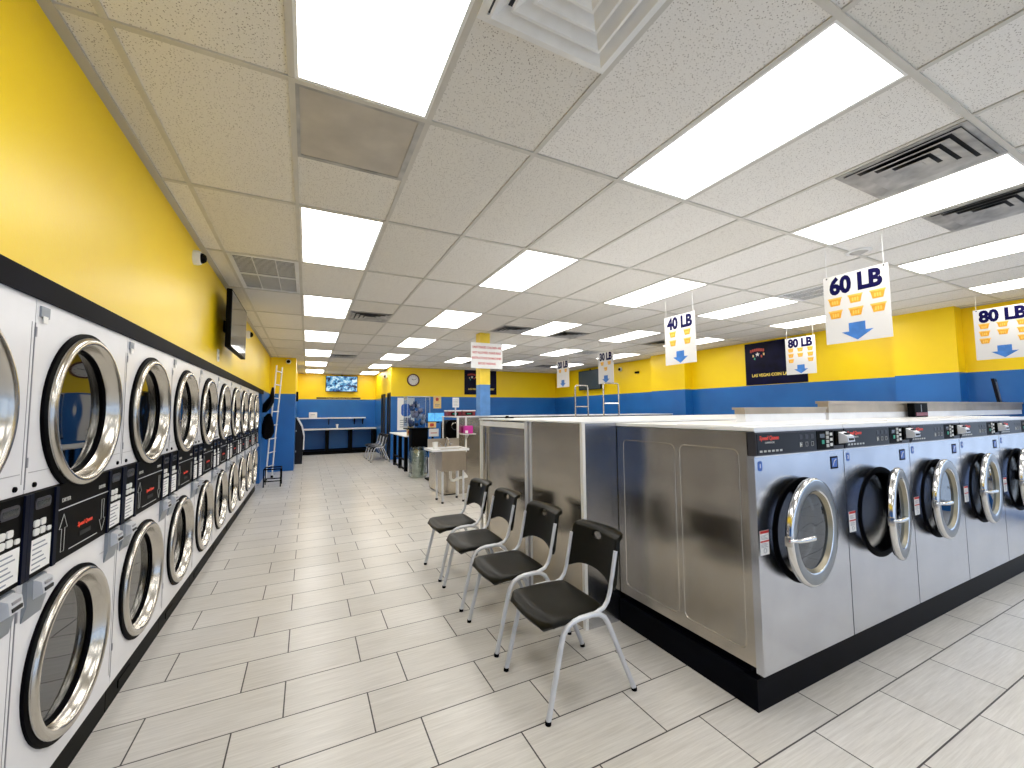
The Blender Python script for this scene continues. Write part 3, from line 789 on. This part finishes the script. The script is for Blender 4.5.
for k, y in enumerate((13.30, 13.86, 14.42)):
    dup(CHR, (2.02, y, 0), -PI/2, ['nearest small chrome legged chair of the far trio by the dark doorways', 'middle chair of the far trio by the dark doorways', 'rear chair of the far trio, closest to the break counter'][k], 'chairs by the far doorways')

# ------------------------------------------------------------ hanging weight signs
def basket(mb, x, z, s):
    mb.prism([(x-.5*s, z+.32*s), (x+.5*s, z+.32*s), (x+.36*s, z-.32*s), (x-.36*s, z-.32*s)], -.0035, -.002, BASKET)
    mb.prism([(x-.56*s, z+.42*s), (x+.56*s, z+.42*s), (x+.53*s, z+.28*s), (x-.53*s, z+.28*s)], -.0045, -.002, BASKETL)
    for i in range(3): mb.prism(rrect(x-.24*s+i*.18*s, x-.13*s+i*.18*s, z-.18*s, z+.14*s, .03*s, 2), -.0042, -.0035, BASKETL)
def sign(label, x, yl, wid, ztop, hgt, num, cols):
    t = thing('hanging_sign', label, 'sign', (x, yl, ztop), -PI/2, 'hanging load size signs')
    b = MB(SIGNW); b.box(0, wid, -.002, .002, -hgt, 0); b.build('board', t)
    text('lettering', '%s LB' % num, .205, wid/2, -.0025, -.105, NAVYINK, t, bold=.05, sx=.80*(wid/.48))
    s = .100 if max(cols) < 3 else .092
    tt = t
    xs = {1: [wid/2], 2: [wid*.27, wid*.74], 3: [wid*.18, wid*.5, wid*.83]}[len(cols)]
    for c, n in enumerate(cols):
        for r in range(n):
            dz = (-.245 if max(cols) < 3 else -.225)-r*(.115 if max(cols) < 3 else .095)
            b = MB(BASKET); basket(b, xs[c], dz, s); b.build('basket_print', t)
    if num == '30': b = MB(BASKET); basket(b, wid/2, -.36, s); b.build('basket_print', t)
    a = MB(ARROW); ax = wid*.5; az = -hgt+.092
    a.prism([(ax-.06, az+.075), (ax+.06, az+.075), (ax+.06, az), (ax+.115, az), (ax, az-.08), (ax-.115, az), (ax-.06, az)], -.004, -.002); a.build('arrow_print', t)
    for hx in (.03, wid-.03):
        r = MB(WHITEP); r.tube([(hx, 0, -.012), (hx, 0, H-ztop-.012)], .0022, 6); r.build('cord', t)
        e = MB(RUBBER); e.lathe([(.007, -.003), (.004, -.0035)], hx, -.014, 10, cap1=True); e.build('eyelet', t)
sign('white hanging sign reading 60 LB, the largest in the picture', 4.26, 2.052, .478, 2.703, .617, '60', [2, 2, 2])
sign('white hanging sign reading 40 LB with four baskets', 4.26, 3.945, .484, 2.725, .635, '40', [2, 2])
sign('white hanging sign reading 30 LB with three baskets', 5.5, 6.92, .48, 2.715, .655, '30', [1, 1])
sign('white hanging sign reading 20 LB, the farthest and smallest', 5.3, 8.22, .50, 2.67, .62, '20', [1, 1])
sign('white hanging sign reading 80 LB in front of the navy banner', 7.75, 4.397, .49, 2.768, .655, '80', [3, 2, 3])
sign('white hanging sign reading 80 LB cut by the right picture edge', 7.75, 2.04, .49, 2.76, .65, '80', [3, 2, 3])

# sign on the column
t = thing('rules_sign', 'white sign with four red lines on the painted column', 'sign', (2.65, 6.985, 2.295))
b = MB(WHITE); b.box(0, .63, -.012, 0, 0, .475); b.build('board', t)
for i, s_ in enumerate(('UNATTENDED CHILDREN ARE', 'NOT ALLOWED, PLEASE READ', 'INSTRUCTIONS ON MACHINES', 'BEFORE WASHING')):
    text('lettering', s_, .058, .315, -.0125, .39-i*.10, REDINK, t, bold=.02, sx=.72)

# ------------------------------------------------------------ banners and wall things
def banner(label, loc, rz, wid, hgt, txt):
    t = thing('banner', label, 'banner', loc, rz, 'navy shop banners')
    b = MB(NAVYP); b.box(0, wid, -.01, 0, 0, hgt); b.build('panel', t)
    text('lettering', txt, .088, wid*.52, -.0105, hgt*.22, YTEXT, t, bold=.02, sx=.9*wid/1.22)
    b = MB(RTEXT)
    for i in range(7):
        a = PI*(i/6); b.prism(rrect(.12+i*.045, .155+i*.045, hgt-.20+.02*math.sin(a), hgt-.14+.02*math.sin(a), .008, 2), -.012, -.01)
    b.prism([(.28+.05*(1 if i % 2 == 0 else .45)*math.sin(2*PI*i/10), hgt-.25+.05*(1 if i % 2 == 0 else .45)*math.cos(2*PI*i/10)) for i in range(10)], -.013, -.01, WHITE)
    for i, (x, z) in enumerate(((.17, .30), (.20, .36), (.35, .32), (.40, .28))): b.prism(rrect(x, x+.03, hgt-z, hgt-z+.05, .008, 2), -.012, -.01, (CREAM, GREEN, RTEXT, CREAM)[i])
    b.build('emblem', t)
banner('navy banner with yellow lettering on the right wall, behind the eighty sign', (XR-.002, 5.73, 2.02), -PI/2, 1.24, .90, 'LAS VEGAS COIN LAUNDRY')
banner('navy banner on the far wall, half hidden by the painted column', (4.88, YB-.002, 2.10), 0, 1.22, .86, 'LAS VEGAS COIN LAUNDRY')

t = thing('wall_clock', 'round white clock with a dark red brown rim on the yellow far wall', 'clock', (3.10, YB-.002, 2.555))
b = MB(simple('clock_rim', (.10, .02, .012), .35)); b.lathe([(.205, 0), (.205, -.03), (.19, -.045), (.168, -.04), (.166, -.015)], 0, 0, 40); b.build('rim', t)
b = MB(WHITE); b.lathe([(.17, -.012), (.001, -.013)], 0, 0, 36)
for i in range(12):
    a = 2*PI*i/12; b.box(.135*math.cos(a)-.008, .135*math.cos(a)+.008, -.016, -.013, .135*math.sin(a)-.008, .135*math.sin(a)+.008, LINES)
b.build('dial', t)
b = MB(BLACK); b.tube([(0, -.018, 0), (.09, -.018, .03)], .005, 6); b.build('hand', t)
b = MB(BLACK); b.tube([(0, -.02, 0), (-.05, -.02, .03)], .006, 6); b.build('hand', t)

def tv(label, loc, rz, wid, hgt, scr, tilt=0, bez=.018):
    t = thing('television', label, 'television', loc, rz)
    b = MB(BLACK); b.box(-wid/2, wid/2, -.03, .02, 0, hgt, None, .006); b.box(-wid*.3, wid*.3, .02, .045, hgt*.2, hgt*.8); b.build('casing', t)
    b = MB(scr); b.box(-wid/2+bez, wid/2-bez, -.0315, -.03, bez, hgt-bez); b.build('screen', t)
    b = MB(BLACK); b.box(-.05, .05, .04, .12, hgt*.4, hgt*.6); b.box(-.02, .02, .0, .03, hgt, hgt+.05); b.build('bracket', t)
    t.rotation_euler = (tilt, 0, rz)
    return t
tv('switched off black television mounted high on the yellow wall above the dryers', (-.765, 5.70, 2.20), PI/2, 1.16, .62, SCREEND, .0)
tv('television showing a bluish picture on the far alcove wall', (1.16, YA-.13, 2.30), 0, 1.12, .60, SCREEN, 0)
tv('dark menu screen on the right wall behind the thirty sign', (XR-.13, 11.12, 2.20), -PI/2, 1.2, .66, SCREENM, 0)
t = thing('wall_outlet', 'small white outlet plate on the yellow wall below the black television', 'outlet', (XW, 5.38, 2.07), PI/2)
b = MB(WHITEP); b.box(-.04, .04, -.012, 0, 0, .13, None, .003); b.build('plate', t)
b = MB(LINES); b.box(-.015, .015, -.014, -.012, .02, .05); b.box(-.015, .015, -.014, -.012, .075, .105); b.build('socket', t)

def camera_dome(label, loc, face):
    t = thing('security_camera', label, 'security camera', loc)
    if face == 'down': t.rotation_euler = (-PI/2, 0, 0)
    else: t.rotation_euler = (0, 0, face)
    b = MB(WHITEP); b.lathe([(.062, 0), (.062, -.03), (.055, -.05), (.044, -.052)], 0, 0, 24); b.build('housing', t)
    b = MB(BLACK); b.lathe([(.044, -.050), (.040, -.070), (.026, -.086), (.0008, -.092)], 0, 0, 20); b.build('lens_dome', t)
camera_dome('white dome camera with black lens high on the yellow wall, nearer than the television', (XW, 4.22, 2.82), PI/2)
camera_dome('second dome camera on the yellow wall, beyond the television', (XW, 7.62, 2.75), PI/2)
camera_dome('white dome camera hanging from the ceiling between the first two light columns', (1.12, 4.50, H), 'down')
camera_dome('dome camera on the pillar at the end of the dryers', (-.47, 12.3, 2.86), 0)
camera_dome('dome camera high beside the far dark doorways', (2.4, 14.35, 2.72), -PI/2)
camera_dome('dome camera on the right wall, right of the thirty sign', (XR, 9.74, 2.76), -PI/2)
t = thing('wall_sensor', 'small black sensor on the right wall beside the dome camera', 'sensor', (XR, 9.02, 2.60), -PI/2)
b = MB(WHITEP); b.box(-.05, .05, -.01, 0, -.03, .03); b.build('plate', t)
b = MB(BLACK); b.box(-.07, .07, -.06, -.01, -.025, .03, None, .005); b.build('casing', t)
t = thing('ceiling_speaker', 'round grey ceiling fitting just left of the sixty sign cords', 'ceiling fitting', (4.58, 1.90, H))
b = MB(VENT); b.lathe([(.10, -.001), (.095, -.012), (.07, -.014)], 0, 0, 28, axis='z'); b.build('ring', t)
b = MB(VENTD); b.lathe([(.07, -.010), (.03, -.03), (.001, -.032)], 0, 0, 24, axis='z'); b.build('cone', t)

# ------------------------------------------------------------ far left: ladder with dark cloths, kiosk
t = thing('ladder', 'tall pale metal ladder standing at the end of the dryers', 'ladder', (-.80, 10.8, 0))
for y in (0, .42):
    o_ = y*.22; b = MB(WHITEP); b.tube([(o_, y, 0), (o_+.05, y, 1.0), (o_+.115, y, 2.0), (o_+.15, y, 2.60)], .016, 8); b.build('rail', t)
for k in range(8):
    z = .3+.31*k; b = MB(SILVER); b.tube([(.015+.058*z*.95, .0, z), (.015+.092+.058*z*.95, .42, z)], .012, 8); b.build('rung', t)
b = MB(RUBBER); b.cyl((0, 0, 0), (.001, 0, .05), .026, n=10); b.cyl((.092, .42, 0), (.093, .42, .05), .026, n=10); b.build('foot', t)
def cloth(label, pts, y0, y1, nm='hanging_cloth', cat='cloth', mat=RUBBER):
    b = MB(mat); n = 10; L = []
    for (x, z, hw) in pts:
        row = []
        for i in range(n):
            a = 2*PI*i/n; r = 1+.18*math.sin(a*3+z*7)
            row.append(b.bm.verts.new((x+hw*math.cos(a)*r, (y0+y1)/2+(y1-y0)/2*math.sin(a)*r, z)))
        L.append(row)
    for A, B in zip(L[:-1], L[1:]):
        for i in range(n): b.face([A[i], A[(i+1) % n], B[(i+1) % n], B[i]])
    b.face(L[0][::-1]); b.face(L[-1])
    return tag(b.build(nm, None, 60), label, cat)
cloth('black jacket slung over the ladder, upper piece', [(-.70, 2.08, .02), (-.71, 1.98, .035), (-.72, 1.88, .05), (-.76, 1.75, .09), (-.82, 1.62, .10), (-.86, 1.52, .05)], 10.50, 10.76, 'hanging_jacket', 'jacket')
cloth('black bag hanging on the ladder below the jacket', [(-.75, 1.50, .03), (-.77, 1.42, .08), (-.78, 1.25, .11), (-.79, 1.08, .12), (-.79, .97, .09), (-.79, .93, .03)], 10.50, 10.76, 'hanging_bag', 'bag')
t = thing('laundry_cart', 'dark low frame of a laundry cart at the foot of the ladder', 'cart', (-.60, 9.95, 0))
b = MB(BLACK); b.tube([(-.16, -.18, .36), (.14, -.18, .36), (.14, .22, .36), (-.16, .22, .36)], .014, 8, closed=True); b.tube([(-.16, -.18, .12), (.14, -.18, .12), (.14, .22, .12), (-.16, .22, .12)], .012, 8, closed=True); b.build('frame', t)
for x, y in ((-.16, -.18), (.14, -.18), (.14, .22), (-.16, .22)):
    b = MB(BLACK); b.cyl((x, y, .05), (x, y, .36), .011, n=8); b.lathe([(.03, x-.01), (.03, x+.01)], 0, .03, 14, axis='x', cy=y, cap0=True, cap1=True); b.build('leg', t)

t = thing('change_kiosk', 'dark kiosk with a curved white front behind the blue pillar', 'kiosk', (-.325, 13.75, 0))
b = MB(PANELD); b.prism([(0, 0), (.22, 0), (.24, .45), (.25, .80), (.19, 1.10), (.06, 1.36), (0, 1.36)], 0, .55); b.build('body', t)
b = MB(WHITEP); b.prism([(.075, 1.38), (.215, 1.12), (.275, .82), (.265, .42), (.235, .42), (.245, .80), (.185, 1.09), (.045, 1.37)], -.02, .57); b.build('front_shell', t)
b = MB(GREY); b.box(.03, .06, -.01, 0, .95, 1.0); b.box(.03, .06, -.01, 0, .35, .40); b.build('lock', t)
t = thing('wall_speaker', 'black box on the wall above the kiosk', 'speaker', (-.33, 13.45, 1.62))
b = MB(BLACK); b.box(0, .09, -.08, .08, .22, .50, None, .01); b.build('casing', t)
b = MB(BLACK); b.tube([(.02, 0, .22), (.02, 0, -.22)], .012, 8); b.build('cable', t)

# ------------------------------------------------------------ far alcove
t = thing('break_counter', 'long white topped counter with black legs along the far alcove wall', 'counter', (0, 0, 0))
b = MB(WHITE); b.box(-.32, 2.38, 16.35, 16.97, .885, .925); b.build('worktop', t)
for x in (-.2, .62, 1.42, 2.26):
    b = MB(BLACK); b.box(x, x+.11, 16.40, 16.95, .10, .885); b.build('leg', t)
b = MB(BLACK); b.box(-.3, 2.36, 16.42, 16.95, 0, .13); b.build('base_rail', t)
t = thing('wall_shelf', 'narrow white shelf above the far counter', 'shelf', (0, 0, 0))
b = MB(WHITE); b.box(-.32, 2.02, 16.66, 16.97, 1.285, 1.325); b.build('board', t)
for x in (.72, 1.62, 1.92):
    b = MB(BLACK); b.prism([(16.70, 1.285), (16.97, 1.285), (16.97, 1.06), (16.93, 1.06)], x, x+.03, None, 'yz'); b.build('bracket', t)
t = thing('napkin_box', 'small white box on the far wall shelf', 'box', (.06, 16.72, 1.325))
b = MB(WHITEP); b.box(0, .27, 0, .16, 0, .20, None, .01); b.build('body', t)
b = MB(LINES); b.box(.06, .2, -.003, 0, .10, .12); b.build('opening', t)
t = thing('paper_cup', 'white cup on the far counter', 'cup', (1.0, 16.5, .925))
b = MB(WHITE); b.lathe([(.03, 0), (.045, .15), (.042, .15), (.028, .01)], 0, 0, 16, axis='z', cap0=True); b.build('body', t)
b = MB(WHITE); b.lathe([(.047, .148), (.047, .158), (.043, .158)], 0, 0, 16, axis='z'); b.build('rim', t)
t = thing('notice_strip', 'long thin dark notice strip under the alcove television', 'sign', (.30, YA-.002, 2.03))
b = MB(PANELG); b.box(0, 1.55, -.012, 0, 0, .055); b.build('board', t)
text('lettering', 'PLEASE KEEP THIS AREA CLEAN', .04, .78, -.0125, .027, CREAM, t, bold=.01, sx=1.6)

# ------------------------------------------------------------ table, prize machine and clutter behind the sink
t = thing('folding_table', 'white topped table with black legs by the clock wall', 'table', (2.22, 10.50, 0))
b = MB(WHITE); b.box(0, .55, 0, 2.2, .875, .905, None, .004); b.build('tabletop', t)
for y in (.12, .85, 1.6):
    b = MB(BLACK); b.box(.02, .10, y, y+.10, 0, .875); b.build('leg', t)
for y in (.12, 1.6):
    b = MB(BLACK); b.box(.46, .505, y, y+.07, 0, .875); b.build('leg', t)
b = MB(BLACK); b.box(.035, .07, .19, 1.62, .03, .07); b.box(.035, .07, .19, 1.62, .26, .30); b.build('stretcher', t)
t = thing('picture_card', 'small colourful card standing on the white table', 'card', (2.28, 10.6, .907), 0)
b = MB(CREAM); b.box(0, .16, 0, .012, 0, .24); b.build('board', t)
b = MB(RTEXT); b.prism(rrect(.03, .13, .05, .12, .02), -.003, 0); b.prism(rrect(.05, .11, .14, .20, .02), -.003, 0, WHITE); b.build('print', t)
t = thing('wall_poster', 'tall white poster on the blue wall left of the prize machine', 'poster', (2.60, YB-.002, .92))
b = MB(WHITE); b.box(0, .55, -.008, 0, 0, 1.05); b.build('board', t)
b = MB(LINES); b.prism(rrect(.12, .42, .45, .85, .1), -.010, -.008, BLUEST)
for i in range(4): b.box(.08, .45-.05*(i % 2), -.010, -.008, .10+i*.07, .12+i*.07, LINES)
b.build('print', t)
t = thing('prize_machine', 'glass topped prize machine full of dark plush on a black base', 'vending machine', (2.16, 10.0, 0))
b = MB(BLACK); b.box(.13, .52, .02, .40, 0, 1.10, None, .01); b.build('base', t)
b = MB(CLEAR); b.box(0, .56, 0, .42, 1.10, 1.88); b.build('glass_case', t)
b = MB(BLACK); b.box(-.005, .565, -.005, .425, 1.085, 1.11)
for x in (0, .55):
    for y in (0, .41): b.box(x, x+.01, y, y+.01, 1.10, 1.88, SILVER)
b.box(-.005, .565, -.005, .425, 1.875, 1.89, SILVER); b.build('frame', t)
pl = [simple('plush_a', (.05, .09, .22), .9), simple('plush_b', (.22, .20, .28), .9), simple('plush_c', (.02, .03, .06), .9), simple('plush_d', (.35, .38, .48), .9)]
for k in range(26):
    r = random.uniform(.045, .075); x, y, z = random.uniform(.08, .48), random.uniform(.08, .34), 1.16+random.random()**1.2*.58
    b = MB(pl[k % 4]); b.lathe([(.001, z-r), (r*.6, z-r*.8), (r, z), (r*.7, z+r*.7), (.001, z+r)], 0, 0, 12, axis='z', cy=y)
    for v in b.bm.verts: v.co.x += x
    for s_ in (-1, 1): b.lathe([(.001, z+r*.5), (r*.35, z+r*.8), (.001, z+r*1.25)], x+s_*r*.6, 0, 8, axis='z', cy=y)
    b.build('plush_prize', t, 60)
t = thing('display_stand', 'black stand holding two blue screens and paper notices left of the black coin machine', 'stand', (2.40, 8.98, 0))
b = MB(BLACK); b.box(.02, .26, .02, .26, 1.26, 1.285); b.box(.12, .16, .12, .16, .03, 1.26); b.box(0, .3, 0, .28, 0, .03); b.build('post', t)
b = MB(SCREENB); b.box(.0, .145, 0, .015, 1.295, 1.48); b.build('screen', t)
b = MB(SCREENB); b.box(.155, .36, 0, .015, 1.295, 1.48); b.build('screen', t)
b = MB(CREAM); b.box(.0, .18, 0, .01, 1.155, 1.275); b.prism(rrect(.04, .13, 1.18, 1.25, .02), -.003, 0, RTEXT); b.build('notice', t)
b = MB(WHITE); b.box(.02, .24, 0, .01, .96, 1.13); b.box(.06, .2, -.002, 0, 1.03, 1.045, RTEXT); b.build('notice', t)
t = thing('coin_machine', 'black rounded coin machine with a silver ring behind the sink', 'machine', (2.74, 8.75, 0))
b = MB(BLACK); b.prism(rrect(0, .38, .0, 1.32, .12, 6), 0, .40); b.build('body', t)
b = MB(CHROME); b.tube([(.20+.075*math.cos(a*PI/10), -.012, 1.18+.075*math.sin(a*PI/10)) for a in range(20)], .012, 6, closed=True); b.build('ring', t)
b = MB(SEAM); b.box(.06, .32, -.006, 0, .60, .63); b.build('tray', t)
t = thing('wall_notice', 'cream notice on the blue far wall above the blue screens', 'notice', (3.78, YB-.002, 1.62))
b = MB(CREAM); b.box(0, .27, -.006, 0, 0, .42); b.build('sheet', t)
b = MB(RTEXT); b.prism(rrect(.08, .18, .25, .36, .03), -.008, -.006); b.box(.05, .22, -.008, -.006, .12, .14, LINES); b.box(.05, .2, -.008, -.006, .07, .09, LINES); b.build('print', t)

def bag():
    b = MB(BAG); n = 18; L = []
    for k in range(9):
        f = k/8; z = .01+.68*f; R = .19*(1+.12*math.sin(f*PI)) * (1 if f < .85 else .9)
        L.append([b.bm.verts.new((2.32+R*math.cos(2*PI*i/n)*(1+.08*math.sin(i*2.3+k)), 9.58+R*math.sin(2*PI*i/n)*(1+.08*math.sin(i*1.7+k*2)), z+.015*math.sin(i*3))) for i in range(n)])
    for A, B in zip(L[:-1], L[1:]):
        for i in range(n): b.face([A[i], A[(i+1) % n], B[(i+1) % n], B[i]])
    b.face(L[0][::-1])
    t = thing('waste_bin', 'waste bin lined with a clear plastic bag, left of the sink', 'bin')
    b.build('liner', t, 60)
    c = MB(simple('bin_grey', (.30, .34, .31), .5, 0, .3, 8)); c.lathe([(.13, .012), (.165, .60), (.155, .60), (.12, .03)], 2.33, 0, 24, axis='z', cy=9.58, cap0=True); c.build('bin_body', t)
bag()

# ------------------------------------------------------------ sink
t = thing('utility_sink', 'steel utility sink on four legs with a faucet, beside the second island', 'sink', (2.0, 6.62, 0))
b = MB(STEEL_T); b.box(0, .42, 0, .38, .52, .535); b.box(0, .012, 0, .38, .535, .86); b.box(.408, .42, 0, .38, .535, .86); b.box(.012, .408, 0, .012, .535, .86); b.box(.012, .408, .368, .38, .535, .86); b.build('basin', t)
b = MB(TOPWHITE); b.box(-.17, .47, -.03, .0, .85, .885); b.box(-.17, .0, 0, .50, .85, .885); b.box(.42, .47, 0, .50, .85, .885); b.box(0, .42, .38, .50, .85, .885); b.build('rim', t)
b = MB(STEEL_T); b.box(-.10, .47, .50, .515, .85, 1.03); b.build('splashback', t)
for x, y in ((.02, .02), (.38, .02), (.02, .36), (.38, .36)):
    b = MB(SILVER); b.cyl((x, y, .02), (x, y, .52), .017, n=10); l = b.build('leg', t)
    b = MB(RUBBER); b.cyl((x, y, 0), (x, y, .03), .02, n=10); b.build('foot', l)
b = MB(CHROME); b.cyl((.20, .44, .885), (.20, .44, .95), .02, n=12); b.tube([(.20, .44, .95), (.20, .42, 1.02), (.20, .34, 1.05), (.20, .26, 1.02), (.20, .25, .98)], .011, 8)
b.tube([(.12, .44, .90), (.12, .44, .94), (.08, .43, .95)], .011, 8); b.tube([(.28, .44, .90), (.28, .44, .94), (.32, .43, .95)], .011, 8); b.build('faucet', t)
b = MB(PVC); b.tube([(.21, .19, .52), (.21, .19, .38), (.23, .19, .34), (.27, .19, .33), (.31, .19, .345), (.34, .19, .36), (.52, .24, .37), (.60, .60, .38)], .024, 10); b.build('drain_pipe', t)
t = thing('soap_cup', 'white cup on the left end of the sink rim', 'cup', (1.94, 6.80, .886))
b = MB(WHITEP); b.lathe([(.038, 0), (.045, .10), (.04, .10), (.034, .01)], 0, 0, 16, axis='z', cap0=True); b.build('body', t)
b = MB(WHITEP); b.lathe([(.048, .10), (.048, .112), (.01, .116)], 0, 0, 16, axis='z', cap1=True); b.build('lid', t)

# ------------------------------------------------------------ laundry carts with hanging rails behind the near island
def rail_cart(label, x0, x1, z, y):
    t = thing('laundry_cart', label, 'cart', ((x0+x1)/2, y, 0), 0, 'wire laundry carts behind the near island')
    hw = (x1-x0)/2
    b = MB(CHROME); r = .03
    b.tube([(-hw, 0, .75), (-hw, 0, z-r), (-hw+r*.3, 0, z-r*.3), (-hw+r, 0, z), (hw-r, 0, z), (hw-r*.3, 0, z-r*.3), (hw, 0, z-r), (hw, 0, .75)], .011, 8); b.tube([(-hw, 0, z-.30), (hw, 0, z-.30)], .009, 8); b.build('hanging_rail', t)
    b = MB(CHROME)
    for zz in (.35, .5, .65, .78): b.tube([(-hw-.05, -.25, zz), (hw+.05, -.25, zz), (hw+.05, .35, zz), (-hw-.05, .35, zz)], .005, 6, closed=True)
    for i in range(9):
        x = -hw-.05+(2*hw+.1)*i/8; b.tube([(x, -.25, .78), (x, -.25, .35), (x, .35, .35), (x, .35, .78)], .003, 5)
    b.build('basket', t)
    for x in (-hw, hw):
        for yy in (-.2, .3):
            b = MB(RUBBER); b.lathe([(.05, x-.012), (.05, x+.012)], 0, .05, 16, axis='x', cy=yy, cap0=True, cap1=True); b.cyl((x, yy, .05), (x, yy, .35), .010, n=8, m=CHROME); b.build('caster', t)
rail_cart('laundry cart with a chrome hanging rail, left of the pair behind the island', 3.38, 3.60, 1.86, 4.78)
rail_cart('laundry cart with a chrome hanging rail, right of the pair under the thirty sign', 3.88, 4.165, 1.905, 4.78)
